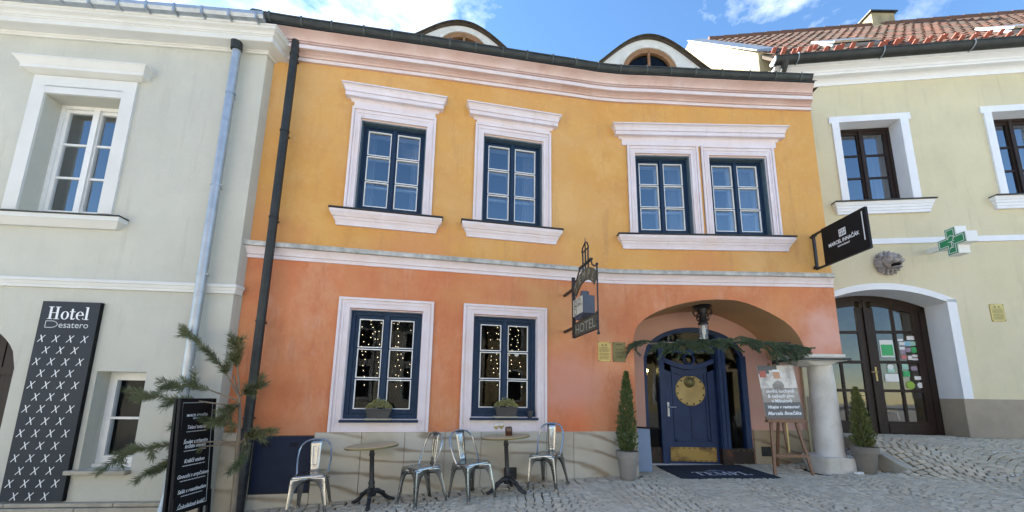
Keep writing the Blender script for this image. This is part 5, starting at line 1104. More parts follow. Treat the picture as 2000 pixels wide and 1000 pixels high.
# pharmacy cross
XM = perpM(RF, 2.50)
ct = T('pharmacy_cross', 'green and white pharmacy cross light box on the cream wall', 'sign', RF.M(2.5, 3.8))
def crossp(cx, cz, a, t): return [(cx - t, cz - a), (cx + t, cz - a), (cx + t, cz - t), (cx + a, cz - t), (cx + a, cz + t), (cx + t, cz + t), (cx + t, cz + a), (cx - t, cz + a), (cx - t, cz + t), (cx - a, cz + t), (cx - a, cz - t), (cx - t, cz - t)]
CXX, CZZ = .545, 4.075
def cross_solid(mb, a, t, y0, y1):
    c = CXX, CZZ; mb.box(c[0] - t, c[0] + t, y0, y1, c[1] - a, c[1] + a); mb.box(c[0] - a, c[0] - t, y0, y1, c[1] - t, c[1] + t); mb.box(c[0] + t, c[0] + a, y0, y1, c[1] - t, c[1] + t); return mb
O('light_box', cross_solid(MB(), .25, .095, -.09, .09), 'crosswhite', ct, XM); O('green_face', cross_solid(MB(), .235, .083, -.094, -.0905), 'green', ct, XM)
ol = MB(); pc = crossp(CXX, CZZ, .212, .062); line2(ol, pc + [pc[0]], .012, -.0955); O('white_outline', ol, 'letter', ct, XM, fix=False)
sn = MB(); line2(sn, [(CXX + .05 * cos(a), CZZ + .06 + .045 * sin(a)) for a in [pi + .2 + pi * 1.4 * -i / 12 for i in range(13)]], .014, -.096); line2(sn, [(CXX - .055, CZZ + .0), (CXX + .055, CZZ + .0)], .012, -.096); line2(sn, [(CXX, CZZ + .0), (CXX, CZZ - .08)], .012, -.096); line2(sn, [(CXX + .04 * sin(z * 40), CZZ - .02 - z) for z in [.12 * i / 16 for i in range(17)]], .012, -.097); line2(sn, [(CXX - .04, CZZ - .115), (CXX + .04, CZZ - .115)], .012, -.096)
O('snake_emblem', sn, 'letter', ct, XM, fix=False)
O('wall_mount', MB().box(-.01, CXX - .24, -.035, .035, 4.03, 4.12), 'crosswhite', ct, XM)
# lion head
LM = RF.M(1.74, 3.865)
li = T('lion_head', 'grey carved stone lion head with open mouth above the brown door', 'sculpture', LM)
mane = MB(); rl_ = random.Random(5)
mane.lathe([(.225, 0), (.22, .03), (.19, .06), (.10, .10), (.001, .11)], 24, RX(pi / 2))
for ring_, (rad, cnt, out_) in enumerate(((.205, 18, .04), (.170, 15, .075))):
    for i in range(cnt):
        a = 2 * pi * i / cnt + ring_ * .2; mane.sphere((0, 0, 0), 1, 6, TR(rad * cos(a), -out_, rad * sin(a)) @ RY(-a + rl_.uniform(-.3, .3)) @ Matrix.Diagonal((.05, .028, .026, 1)))
O('mane', mane, 'lion', li, LM, smooth=True)
fc = MB(); fc.sphere((0, 0, 0), 1, 12, TR(0, -.11, .02) @ Matrix.Diagonal((.15, .13, .155, 1)))
fc.sphere((0, 0, 0), 1, 10, TR(0, -.23, .0) @ Matrix.Diagonal((.06, .09, .05, 1)))
for s_ in (-1, 1):
    fc.sphere((0, 0, 0), 1, 8, TR(.045 * s_, -.265, -.03) @ Matrix.Diagonal((.055, .06, .042, 1))); fc.sphere((0, 0, 0), 1, 8, TR(.065 * s_, -.20, .085) @ RY(.35 * s_) @ Matrix.Diagonal((.058, .04, .022, 1))); fc.sphere((0, 0, 0), 1, 8, TR(.06 * s_, -.205, .045) @ Matrix.Diagonal((.026, .03, .02, 1)))
    fc.sphere((0, 0, 0), 1, 8, TR(.15 * s_, -.09, .13) @ Matrix.Diagonal((.04, .03, .045, 1)))
fc.sphere((0, 0, 0), 1, 8, TR(0, -.305, .02) @ Matrix.Diagonal((.042, .03, .026, 1))); fc.sphere((0, 0, 0), 1, 8, TR(0, -.22, -.135) @ RX(.25) @ Matrix.Diagonal((.065, .10, .028, 1)))
O('face', fc, 'lion', li, LM, smooth=True); O('mouth', MB().sphere((0, 0, 0), 1, 8, TR(0, -.20, -.085) @ Matrix.Diagonal((.07, .09, .035, 1))), 'black', li, LM, smooth=True)
# brass plaques
def plaque(F, s0, s1, z0, z1, mt, label, lines, dark='gold'):
    t = T('wall_plaque', label, 'plaque', F.M((s0 + s1) / 2, z0)); M = F.M(); O('plate', MB().box(s0, s1, -.012, 0, z0, z1, M), mt, t, mod=('B', .002)); sc_ = MB()
    for x in (s0 + .012, s1 - .012):
        for z in (z0 + .012, z1 - .012): sc_.sphere((x, -.013, z), .007, 6, M)
    O('screws', sc_, 'iron', t, kind='stuff'); lm_ = MB(); w2 = s1 - s0; h2 = z1 - z0
    for (a, b, z, th) in lines: lm_.box(s0 + a * w2, s0 + b * w2, -.0135, -.0122, z0 + z * h2 - th / 2, z0 + z * h2 + th / 2, M)
    if dark != 'gold':
        for x in (.36, .64): lm_.lathe([(.017, 0), (.017, .0015)], 12, M @ TR(s0 + x * w2, -.0121, z0 + .84 * h2) @ RX(pi / 2))
    O('engraving', lm_, dark if dark != 'gold' else 'soil', t, fix=False, kind='stuff')
para = [(.22, .78, .71, .010)] + [(.1, .9 - .1 * (i % 3 == 2), .64 - i * .045, .0065) for i in range(4)] + [(.12, .88, .42 - i * .045, .0065) for i in range(3)] + [(.12, .9 - .15 * (i % 3 == 2), .26 - i * .045, .0065) for i in range(4)]
plaque(BF, -.235, -.018, 1.818, 2.142, 'brass', 'bright brass plaque with engraved text left of the arch', para, 'bronze')
plaque(BF, .02, .235, 1.817, 2.142, 'bronze', 'dull green brass plaque beside the bright one near the arch', [(.25, .75, .88, .008), (.2, .8, .62, .006), (.15, .85, .50, .006), (.15, .85, .44, .006), (.2, .8, .30, .006), (.25, .75, .22, .006)])
g = text_mb('TEMPL', .042); tp_ = [o for o in bpy.data.objects if o.name.startswith('wall_plaque')][-1]; O('lettering', MB().add(g.v, g.f, BF.M(.128, 2.055, .0145)), 'gold', tp_)
plaque(RF, 3.35, 3.575, 2.717, 3.04, 'brass', 'brass plaque on the cream wall right of the brown door', para, 'bronze')

# ------------------------------------------------------------------ chairs and tables
TILT = RY(-math.atan(0.062))
def chair_parts():
    P = {}
    ct_ = [(-.185, -.18), (.185, -.18), (.165, .175), (-.165, .175)]; ft_ = [(-.225, -.235), (.225, -.235), (.205, .245), (-.205, .245)]
    us = [0, .07, .10, .14, .19, .25, .34, .5, .75, 1]; wdd = [1, 1, .150, .112, .086, .07, .056, .046, .036, .028]
    legs = []
    for i in range(4):
        mb = MB(); C = Vector((*ct_[i], .435)); Fp = Vector((*ft_[i], 0.0))
        for j in ((i + 1) % 4, (i - 1) % 4):
            C2 = Vector((*ct_[j], .435)); F2 = Vector((*ft_[j], 0)); v = []; f = []
            for n, (u, wv) in enumerate(zip(us, wdd)):
                a = C.lerp(Fp, u); b = C2.lerp(F2, u); e = (b - a); half = e.length / 2; e.normalize(); wv = half if wv == 1 else min(half, wv); v += [a, a + e * wv]
                if n: f.append((2 * n - 2, 2 * n - 1, 2 * n + 1, 2 * n))
            mb.add(v, f)
        mb.add([(Fp.x - .016, Fp.y - .016, 0), (Fp.x + .016, Fp.y - .016, 0), (Fp.x + .016, Fp.y + .016, 0), (Fp.x - .016, Fp.y + .016, 0), (Fp.x - .014, Fp.y - .014, .03), (Fp.x + .014, Fp.y - .014, .03), (Fp.x + .014, Fp.y + .014, .03), (Fp.x - .014, Fp.y + .014, .03)], [(0, 3, 2, 1), (4, 5, 6, 7), (0, 1, 5, 4), (1, 2, 6, 5), (2, 3, 7, 6), (3, 0, 4, 7)])
        legs.append(mb)
    P['legs'] = legs
    def rr(k, z, c): # rounded trapezoid
        o = []
        for (x, y), (sx, sy) in zip(ct_, ((-1, -1), (1, -1), (1, 1), (-1, 1))):
            for a in range(4):
                th = a / 3 * pi / 2; base = {(-1, -1): pi, (1, -1): 1.5 * pi, (1, 1): 0, (-1, 1): .5 * pi}[(sx, sy)]
                o.append((x * k - sx * c + c * cos(base + th), y * k - sy * c + c * sin(base + th), z))
        return o
    sm = MB(); L_ = [rr(1.03, .425, .035), rr(1.04, .445, .035), rr(1.0, .453, .035), rr(.9, .448, .03), rr(.4, .443, .02)]
    for o in L_: sm.v += o
    k = 16
    for i in range(4): sm.f += [(i * k + j, i * k + (j + 1) % k, (i + 1) * k + (j + 1) % k, (i + 1) * k + j) for j in range(k)]
    sm.f += [tuple(4 * k + j for j in range(k)), tuple(range(k - 1, -1, -1))]; P['seat'] = sm
    h = [(-.18, .06, .44), (-.192, .10, .52), (-.20, .15, .63), (-.192, .19, .73), (-.165, .212, .79), (-.12, .222, .828), (-.06, .228, .845), (0, .229, .85)]
    P['hoop'] = MB().tube(h + [(-x, y, z) for x, y, z in reversed(h[:-1])], .0115, 8)
    sp = MB(); n = 8; v = []; f = []
    for i in range(n + 1):
        t = i / n; z = .445 + .398 * t; y = .155 + .07 * t ** .8; w2 = .048 + .022 * t; v += [(-w2, y, z), (-w2 * .4, y + .008, z), (w2 * .4, y + .008, z), (w2, y, z)]
        if i: f += [(4 * i - 4 + j, 4 * i - 3 + j, 4 * i + 1 + j, 4 * i + j) for j in range(3)]
    P['splat'] = sp.add(v, f)
    P['rib'] = MB().tube([(-.024, .172, .53), (-.032, .206, .76), (.032, .206, .76), (.024, .172, .53), (-.024, .172, .53)], .005, 6)
    P['brace'] = MB().tube([(-.19, -.19, .36), (.18, .19, .36)], .008, 6).tube([(.19, -.19, .36), (-.18, .19, .36)], .008, 6)
    return P
CP = chair_parts(); CPM = {}
def chair(x, y, ang, label):
    M = TR(x, y, zg(x, y) + .004) @ TILT @ RZ(ang); t = T('metal_chair', label, 'chair', M, 'steel chairs outside the orange house')
    def part(nm, mb, mod=None, sm=40, mt='steel'):
        if nm + str(id(mb)) in CPM:
            o = bpy.data.objects.new(nm, CPM[nm + str(id(mb))]); col.objects.link(o); o.parent = t; o.matrix_parent_inverse = W[t.name].inverted(); o.matrix_basis = M
            if mod: md = o.modifiers.new('thickness', 'SOLIDIFY'); md.thickness = mod[1]; md.offset = 0
        else:
            o = O(nm, mb, mt, t, M, smooth=sm, mod=mod); CPM[nm + str(id(mb))] = o.data
    for l in CP['legs']: part('leg', l, ('S', .005), 30)
    part('seat', CP['seat'], None, 50); part('back_hoop', CP['hoop'], None, True); part('back_splat', CP['splat'], ('S', .005), 30); part('splat_rib', CP['rib'], None, True); part('brace', CP['brace'], None, True, 'iron')
def face(dx_, dy_): return atan2(dx_, -dy_)
chair(-2.48, 5.10, face(.26, -.97), 'steel chair standing alone in front of the navy cabinet door')
chair(-1.12, 5.22, face(-.72, -.69), 'steel chair turned towards the empty round table, back to back with another')
chair(-.50, 5.34, face(.68, -.73), 'steel chair turned towards the table with wine glasses, left of it')
chair(.55, 5.70, face(-.5, -.86), 'steel chair right of the table with wine glasses')
def table(x, y, ang, label):
    M = TR(x, y, zg(x, y) + .004) @ TILT @ RZ(ang); t = T('bistro_table', label, 'table', M, 'round bistro tables')
    O('table_top', MB().lathe([(.318, .712), (.332, .716), (.334, .735), (.325, .742), (.001, .743)], 48), 'wood', t, M, smooth=30); O('edge_band', MB().lathe([(.3345, .714), (.3375, .716), (.3375, .732), (.3345, .734)], 48), 'bronze', t, M, smooth=30)
    O('pole', MB().lathe([(.02, .10), (.055, .11), (.06, .15), (.045, .17), (.036, .19), (.045, .215), (.036, .235), (.043, .27), (.036, .29), (.030, .31), (.028, .60), (.037, .615), (.037, .635), (.028, .65), (.03, .68), (.06, .70), (.06, .712)], 16), 'iron', t, M, smooth=40)
    for i in range(3):
        R2 = RZ(2 * pi * i / 3 + .5); fm = MB(); fm.tube([(.02, 0, .16), (.07, 0, .165), (.13, 0, .13), (.19, 0, .07), (.245, 0, .035), (.285, 0, .022)], [.035, .034, .028, .026, .026, .022], 8); fm.sphere((.285, 0, .022), .03, 8, None, .72); fm.sphere((.15, 0, .12), .033, 6)
        O('foot', fm, 'iron', t, M @ R2, smooth=True)
    return M
table(-1.77, 5.24, .2, 'empty round wooden bistro table left of the two back to back chairs')
TM2 = table(-.02, 5.52, .9, 'round wooden bistro table carrying wine glasses and a brown jar')
for (x, y, lab) in ((-.125, -.02, 'left of the two wine glasses on the round table'), (-.055, .02, 'right of the two wine glasses, next to the brown jar')):
    M = TM2 @ RZ(-.9) @ TR(x, y, .7445); t = T('wine_glass', lab, 'glass', M, 'wine glasses on the table')
    O('bowl', MB().lathe([(.004, .085), (.022, .095), (.036, .12), (.038, .145), (.030, .19), (.029, .19), (.036, .145), (.034, .12), (.02, .098), (.003, .09)], 20), 'glassclear', t, M, smooth=True)
    O('stem', MB().lathe([(.034, 0), (.034, .003), (.005, .008), (.0035, .02), (.0035, .085), (.006, .09)], 14), 'glassclear', t, M, smooth=True); O('wine', MB().lathe([(.003, .092), (.02, .10), (.033, .12), (.034, .132)], 16), 'wine', t, M, smooth=True)
M = TM2 @ RZ(-.9) @ TR(.045, -.03, .7445)
tag(O('candle_jar', MB().lathe([(.045, 0), (.05, .01), (.05, .09), (.044, .118), (.040, .118), (.044, .09), (.044, .015)], 16), 'jar', None, M, smooth=40), 'dark brown glass candle jar on the table beside the wine glasses', 'jar')

# ------------------------------------------------------------------ plants
def leafq(mb, p, d, L_, w_, rn):
    d = d.normalized(); s_ = d.cross(Vector((rn.uniform(-1, 1), rn.uniform(-1, 1), rn.uniform(-1, 1)))); s_ = s_.normalized() * w_ / 2; t_ = p + d * L_
    mb.add([p - s_ * .5, p + s_ * .5, p + d * L_ * .55 + s_, t_, p + d * L_ * .55 - s_], [(0, 1, 2, 3, 4)])
def cypress(x, y, h0, h1, r0, mtc, seed, lean=0, n=2300, wob=.0):
    rn = random.Random(seed); mb = MB()
    for i in range(n):
        t = rn.random() ** 1.25; z = h0 + (h1 - h0) * t; a = rn.uniform(0, 2 * pi)
        r = r0 * (min(1, .55 + t * 4) * (1 - t) ** .62 + .10 * (1 - t)) * rn.choice((rn.uniform(.3, 1.0), rn.uniform(.5, 1.25))) * (1 + .26 * mnoise.noise(Vector((cos(a) * 2.2, sin(a) * 2.2, t * 9 + seed)))) * (1 + wob * sin(t * 19 + a))
        p = Vector((x + r * cos(a) + lean * t, y + r * sin(a), z)); d = Vector((cos(a) * .45, sin(a) * .45, 1.0 + rn.uniform(-.5, .3)))
        for k in range(2): leafq(mb, p, d + Vector((rn.uniform(-.4, .4), rn.uniform(-.4, .4), 0)), rn.uniform(.03, .065), rn.uniform(.010, .018), rn)
    return mb
def potted(x, y, R1, h, mtp, mtc, hc, label, seed, lean, rc, potname):
    z = zg(x, y); t = T('potted_conifer', label, 'plant', TR(x, y, z))
    O('pot', MB().lathe([(R1 * .62, 0), (R1 * .66, .01), (R1 * .88, h * .74), (R1, h * .75), (R1 * 1.02, h * .99), (R1 * .96, h), (R1 * .9, h * .97), (R1 * .88, h * .93)], 28), mtp, t, TR(x, y, z + .003), smooth=35)
    O('soil', MB().lathe([(R1 * .885, h * .925), (R1 * .5, h * .94), (.001, h * .945)], 20), 'soil', t, TR(x, y, z)); O('stem', MB().tube([(x, y, z + h * .9), (x + lean * .5, y, z + h + .3), (x + lean, y, hc - .15)], [.016, .012, .005], 6), 'bark', t)
    O('crown', cypress(x, y, z + h + .0, hc, rc, mtc, seed, lean), mtc, t, fix=False)
potted(1.79, 6.10, .168, .41, 'pot', 'cypress', 1.62, 'slim tall conifer in a grey clay pot left of the entrance arch', 3, .02, .135, 'pot')
potted(5.62, 6.32, .175, .40, 'pot2', 'cypress2', 1.43, 'small conifer in a taupe clay pot right of the stone column', 8, -.02, .13, 'pot')
tag(O('loose_tile', MB().box(-.06, .06, -.03, .03, 0, .03), 'paper', None, TR(5.44, 6.27, zg(5.44, 6.27) + .004) @ RZ(.2)), 'small white tile lying at the foot of the taupe pot', 'tile')

# window boxes
def box_planter(s0, z, label, w_=.345):
    M = CL.M(s0, z, .035); t = T('window_box', label, 'planter', M, 'planters on the ground floor sills')
    O('tray', MB().box(-w_ / 2 - .01, w_ / 2 + .01, -.085, .085, 0, .022), 'kerb', t, M, mod=('B', .004)); b_ = MB()
    v = [(-w_ / 2 + .03, -.06, .022), (w_ / 2 - .03, -.06, .022), (w_ / 2 - .03, .06, .022), (-w_ / 2 + .03, .06, .022), (-w_ / 2, -.08, .15), (w_ / 2, -.08, .15), (w_ / 2, .08, .15), (-w_ / 2, .08, .15)]
    b_.add(v, [(0, 3, 2, 1), (4, 5, 6, 7), (0, 1, 5, 4), (1, 2, 6, 5), (2, 3, 7, 6), (3, 0, 4, 7)]); b_.box(-w_ / 2 - .008, w_ / 2 + .008, -.088, .088, .135, .155); O('box', b_, 'planter', t, M, mod=('B', .004))
    rn = random.Random(int(s0 * 100)); fm = MB()
    for i in range(1100):
        u = rn.uniform(-1, 1); vv = rn.uniform(-1, 1); hh = .125 * (1 - u * u * .75) * (1 - .4 * vv * vv) * rn.uniform(.2, 1.1) * (1 + .35 * mnoise.noise(Vector((u * 4, vv * 2, s0))))
        p = Vector((u * w_ / 2 * .97, vv * .078, .15 + hh)); leafq(fm, p, Vector((u * .6 + rn.uniform(-.6, .6), vv * .5 + rn.uniform(-.6, .3), rn.uniform(.1, 1))), rn.uniform(.014, .028), rn.uniform(.008, .014), rn)
    O('foliage', fm, 'sedum', t, M, fix=False)
box_planter(-3.61, .877, 'dark planter with green cushion plants on the left ground floor sill'); box_planter(-1.765, .914, 'dark planter with green cushion plants on the right ground floor sill')
M = CL.M(-1.385, .914, .03); t = T('small_flower_pot', 'small grey flower pot at the end of the right ground floor sill', 'flower pot', M)
O('pot', MB().lathe([(.030, 0), (.034, .005), (.044, .075), (.050, .077), (.051, .102), (.045, .104), (.042, .09)], 18), 'planter', t, M, smooth=35); O('soil', MB().lathe([(.042, .088), (.001, .09)], 12), 'soil', t, M)

# pine sapling
def needles(mb, pts, L_, dens, rn, w_=.0055, spread=1.0, start=.0):
    pts = [Vector(p) for p in pts]
    for a, b in zip(pts[:-1], pts[1:]):
        d = (b - a); n = int(d.length * dens); dn = d.normalized()
        for i in range(n):
            t = rn.random(); p = a.lerp(b, t); s_ = Vector((rn.gauss(0, 1), rn.gauss(0, 1), rn.gauss(0, 1))); s_ -= dn * s_.dot(dn); s_.normalize()
            leafq(mb, p, dn * rn.uniform(.5, 1.1) + s_ * spread * rn.uniform(.5, 1), L_ * rn.uniform(.7, 1.15), w_, rn)
KP = 0.945
PX, PY = -3.50 * KP, 5.20 * KP; pz0 = zg(PX, PY)
pt = T('pine_sapling', 'young pine with long drooping branches between the two downpipes', 'tree', TR(PX, PY, pz0))
tr_ = [(PX, PY, pz0 - .02), (PX - .02, PY, .2), (PX - .045, PY, .56), (PX - .06, PY, .85), (PX - .10, PY, 1.15), (PX - .22, PY, 1.45)]
O('trunk', MB().tube(tr_, [.034, .030, .026, .021, .016, .010], 10), 'bark', pt, smooth=True)
rn = random.Random(21)
BR = [ # main branches (x,y,z)
 [(-3.60, 5.20, 1.15), (-3.78, 5.16, 1.45), (-4.02, 5.12, 1.75), (-4.36, 5.05, 2.03)],
 [(-3.62, 5.20, 1.25), (-3.66, 5.16, 1.55), (-3.64, 5.10, 1.78), (-3.72, 5.08, 1.90)],
 [(-3.60, 5.20, 1.12), (-3.90, 5.05, 1.26), (-4.15, 4.98, 1.32), (-4.32, 4.95, 1.30)],
 [(-3.60, 5.20, 1.05), (-3.95, 4.95, 1.12), (-4.25, 4.85, 1.15), (-4.52, 4.80, 1.20)],
 [(-3.56, 5.20, .60), (-3.80, 5.00, .62), (-4.15, 4.85, .60), (-4.48, 4.78, .54), (-4.68, 4.76, .42)],
 [(-3.56, 5.20, .58), (-3.85, 5.02, .56), (-4.10, 4.92, .40), (-4.36, 4.86, .28)],
 [(-3.60, 5.20, 1.20), (-3.45, 5.12, 1.27), (-3.28, 5.05, 1.32)],
 [(-3.56, 5.20, .55), (-3.42, 5.12, .65), (-3.26, 5.06, .78), (-3.12, 5.02, .74)],
 [(-3.42, 5.12, .65), (-3.36, 5.08, .55), (-3.34, 5.04, .42)],
 [(-3.60, 5.20, 1.1), (-3.62, 5.05, 1.02), (-3.60, 4.98, .92)],
 [(-3.58, 5.20, .80), (-3.85, 5.05, .88), (-4.08, 4.95, .90)]]
BR = [[(x * KP, y * KP, EYE + (z - EYE) * KP) for x, y, z in b] for b in BR]
for k, b in enumerate(BR):
    O('branch', MB().tube(b, [.012 - .007 * i / (len(b) - 1) for i in range(len(b))], 6), 'bark', pt, smooth=True)
    fm = MB(); segs = [b[max(0, len(b) - 3):]]
    P_ = [Vector(p) for p in b]
    for j in range(1, len(P_)):           # side twigs
        for s_ in range(4 if k < 6 else 3):
            t0 = P_[j - 1].lerp(P_[j], rn.random()); d = (P_[j] - P_[j - 1]).normalized(); sd_ = Vector((rn.uniform(-1, 1), rn.uniform(-.6, .6), rn.uniform(-.7, .7))); e_ = t0 + (d * .8 + sd_ * .75).normalized() * rn.uniform(.10, .22)
            if j >= 2 or k in (9, 10, 6): segs.append([t0, t0.lerp(e_, .5), e_ + Vector((0, 0, -.015))])
    for sgm in segs: needles(fm, sgm, .09, 640, rn, .0055)
    O('needles', fm, 'needle2' if k in (1, 9, 7) else 'needle', pt, fix=False)
O('tie_wire', MB().tube([(-3.35, 4.91, .75), (-3.3, 5.1, .76), (-3.36, 5.24, .76)], .004, 5), 'iron', pt)

# fir garland over the entrance
gt = T('fir_garland', 'green fir branch garland hung on a rail across the entrance arch', 'garland', TR(3.4, 6.32, 2.1))
O('rail', MB().tube([(2.04, 6.42, 2.17), (4.70, 6.42, 2.19)], .012, 8), 'iron', gt)
gl = [(2.06, 6.38, 2.14), (2.3, 6.34, 2.13), (2.6, 6.32, 2.15), (2.9, 6.32, 2.13), (3.2, 6.32, 2.14), (3.5, 6.32, 2.17), (3.8, 6.32, 2.20), (4.1, 6.32, 2.19), (4.35, 6.32, 2.15), (4.55, 6.33, 2.12), (4.72, 6.34, 2.05)]
O('rope', MB().tube(gl, .012, 6), 'bark', gt); rn = random.Random(9)
for k in range(64):
    t = rn.uniform(0, len(gl) - 1.001); i = int(t); p = Vector(gl[i]).lerp(Vector(gl[i + 1]), t - i) + Vector((0, rn.uniform(-.05, .03), rn.uniform(-.04, .05)))
    dirx = 1 if rn.random() < .6 else -1; droop = rn.uniform(.1, .75) if not (3.1 < p.x < 3.7) else rn.uniform(-.1, .4)
    if p.x > 4.0: droop = rn.uniform(.2, .9); dirx = 1
    L_ = rn.uniform(.22, .42); e_ = p + Vector((dirx * L_ * .9, rn.uniform(-.10, .02), -L_ * droop)); mid = p.lerp(e_, .5) + Vector((0, 0, .03)); fm = MB()
    needles(fm, [p, mid, e_], .040, 800, rn, .008, .8)
    for q_ in range(5):
        a = p.lerp(e_, rn.uniform(.15, .8)); d = (e_ - p).normalized(); sdv = Vector((rn.uniform(-.6, .6), rn.uniform(-.4, .2), rn.uniform(-1, .5))); b2 = a + (d + sdv * .7).normalized() * rn.uniform(.06, .14); needles(fm, [a, b2], .030, 850, rn, .0065, .8)
    O('fir_spray', fm, 'spruce', gt, fix=False)
fm = MB()
for pth in ([(4.33, 6.32, 2.1), (4.36, 6.30, 1.98), (4.36, 6.30, 1.83)], [(4.36, 6.31, 2.05), (4.30, 6.29, 1.95), (4.28, 6.29, 1.88)], [(4.40, 6.3, 2.1), (4.55, 6.28, 2.03), (4.70, 6.27, 1.90)], [(2.05, 6.36, 2.12), (2.07, 6.34, 2.0), (2.12, 6.33, 1.93)]): needles(fm, pth, .04, 900, rn, .0065, .8)
O('fir_spray', fm, 'spruce', gt, fix=False)

# ------------------------------------------------------------------ porch lantern
lx, ly, lz = 3.44, 6.80, 2.90
ln = T('porch_lantern', 'black wrought iron ceiling lantern with glass cylinder under the arch', 'lantern', TR(lx, ly, lz))
O('ceiling_plate', MB().lathe([(.155, .0), (.165, -.02), (.12, -.04), (.06, -.055)], 24), 'iron', ln, TR(lx, ly, lz), smooth=40); O('body', MB().lathe([(.085, -.05), (.09, -.10), (.06, -.16), (.05, -.20), (.075, -.24), (.06, -.27), (.07, -.30), (.09, -.325), (.09, -.34)], 16), 'iron', ln, TR(lx, ly, lz), smooth=40)
for i in range(6):
    a = 2 * pi * i / 6; sc_ = [(.07 + .055 + .05 * cos(t), 0, -.12 + .055 * sin(t)) for t in [pi * (-.9 + 1.9 * j / 12) for j in range(13)]] ; O('scroll', MB().tube(sc_, .009, 6).tube([(.05 + .03 + .035 * cos(t), 0, -.235 + .04 * sin(t)) for t in [pi * (-.9 + 1.9 * j / 10) for j in range(11)]], .008, 6), 'iron', ln, TR(lx, ly, lz) @ RZ(a), smooth=True)
O('glass_cylinder', MB().lathe([(.082, -.335), (.082, -.62), (.078, -.62), (.078, -.335)], 20), 'glassclear', ln, TR(lx, ly, lz), smooth=40); O('bulb', MB().lathe([(.02, -.36), (.035, -.42), (.03, -.52), (.02, -.54), (.022, -.60), (.005, -.61)], 12), 'white', ln, TR(lx, ly, lz), smooth=True)
for i in range(4): O('cage_bar', MB().tube([(.088 * cos(i * pi / 2 + .6), .088 * sin(i * pi / 2 + .6), -.33), (.088 * cos(i * pi / 2 + .6), .088 * sin(i * pi / 2 + .6), -.62)], .004, 5), 'iron', ln, TR(lx, ly, lz))
# lit sconce in the lobby
sx_, sy_, sz_ = 2.72, 7.75, 1.72
st = T('wall_sconce', 'lit wall sconce with dark red glass seen through the left sidelight', 'lamp', TR(sx_, sy_, sz_))
O('bulb', MB().sphere((0, 0, .06), .028, 8), 'bulb', st, TR(sx_, sy_, sz_), smooth=True); O('shade', MB().sphere((0, 0, -.05), .05, 10), 'redglass', st, TR(sx_, sy_, sz_), smooth=True); O('bracket', MB().tube([(0, 0, .10), (-.02, .05, .12), (-.05, .10, .12), (-.6, .1, .12)], .008, 6), 'iron', st, TR(sx_, sy_, sz_))
# fairy lights behind the ground floor windows
for (a, b, c, d), lab in zip(LW, ('string of tiny warm lights inside the left ground floor window', 'string of tiny warm lights inside the right ground floor window')):
    rn = random.Random(int(a * 10)); fm = MB(); wire = MB(); M = CL.M(a, c, -.35); w_ = b - a; h = d - c
    for k in range(9):
        x = .08 + (w_ - .16) * (k + rn.uniform(-.3, .3)) / 8; Lk = h * rn.uniform(.25, .75) ; z = h - .02; pts = [(x, 0, z)]
        while z > h - Lk:
            z -= rn.uniform(.06, .14); x += rn.uniform(-.05, .05); pts.append((x, rn.uniform(-.05, .08), z)); fm.sphere(pts[-1], .0045, 4)
        wire.tube(pts, .0012, 3)
    t = T('fairy_lights', lab, 'lights', M, 'fairy lights in the windows'); O('light_dots', fm, 'fairy', t, M, fix=False); O('wire', wire, 'darkmetal', t, M, fix=False)

# ------------------------------------------------------------------ boards and mat
# menu board
MM = Matrix(((0.06, -1, 0, -3.66), (1, 0.06, 0, 4.43), (0, 0, 1, 0), (0, 0, 0, 1)))
mz = zg(-3.66, 4.7)
mbt = T('menu_board', 'black chalk menu board with white handwriting in front of the pine', 'menu board', TR(-3.66, 4.68, mz))
MF = MM @ TR(0, 0, 0) @ RX(radians(-6))
MF = MM @ TR(0, .0, -.09) @ RX(radians(-4.5))
BW_, BH_ = .50, 1.25
O('board', MB().box(.035, BW_ - .035, -.006, .012, .03, BH_ - .035), 'black', mbt, MF); O('frame', MB().ring(0, BW_, 0, BH_, .036, -.018, .02), 'black', mbt, MF, mod=('B', .004)); O('frame_line', MB().ring(.042, BW_ - .042, .04, BH_ - .045, .005, -.0075, -.0062), 'thinletter', mbt, MF)
for x in (0.0, BW_ - .04): O('leg', MB().box(x, x + .04, -.03, .0, -.22, .17), 'black', mbt, MF)
for x in (0.0, BW_ - .04): O('rear_leg', MB().box(x, x + .04, 0, .03, -1.50, 0), 'black', mbt, MF @ TR(0, .03, BH_) @ RX(radians(1.5)))
tl_ = MB()
def tline(s_, z, sz_, sh=.25, bold=.0012, sx=.9, x=.25):
    O('handwriting', text_mb(s_, sz_, shear=sh, bold=bold, sx=sx), 'letter', mbt, MF @ TR(x, -.0085, z), fix=False)
tline('MARCEL IHNAČÁK', 1.045, .038, 0, .001); tline('RESTAURANT', 1.015, .022, 0, .0005)
z = .905
rn = random.Random(4)
for head in ('Telecí tatarák', 'Šoulet s trhaným|krůtím masem', 'Králičí stehno', 'Gnocchi s artyčokem', 'Salát s roastbeefem', 'Čokoládový koláč'):
    for hh in head.split('|'): tline(hh, z, .058, .3, .001, .82); z -= .052
    sub = MB(); x = .25 - rn.uniform(.12, .17); xe = .5 - x
    while x < xe:
        wd_ = rn.uniform(.012, .04); sub.box(x, min(xe, x + wd_), -.0085, -.0075, z + .016, z + .025); x += wd_ + .006
    O('small_print', sub, 'thinletter', mbt, MF, fix=False, kind='stuff'); z -= .11
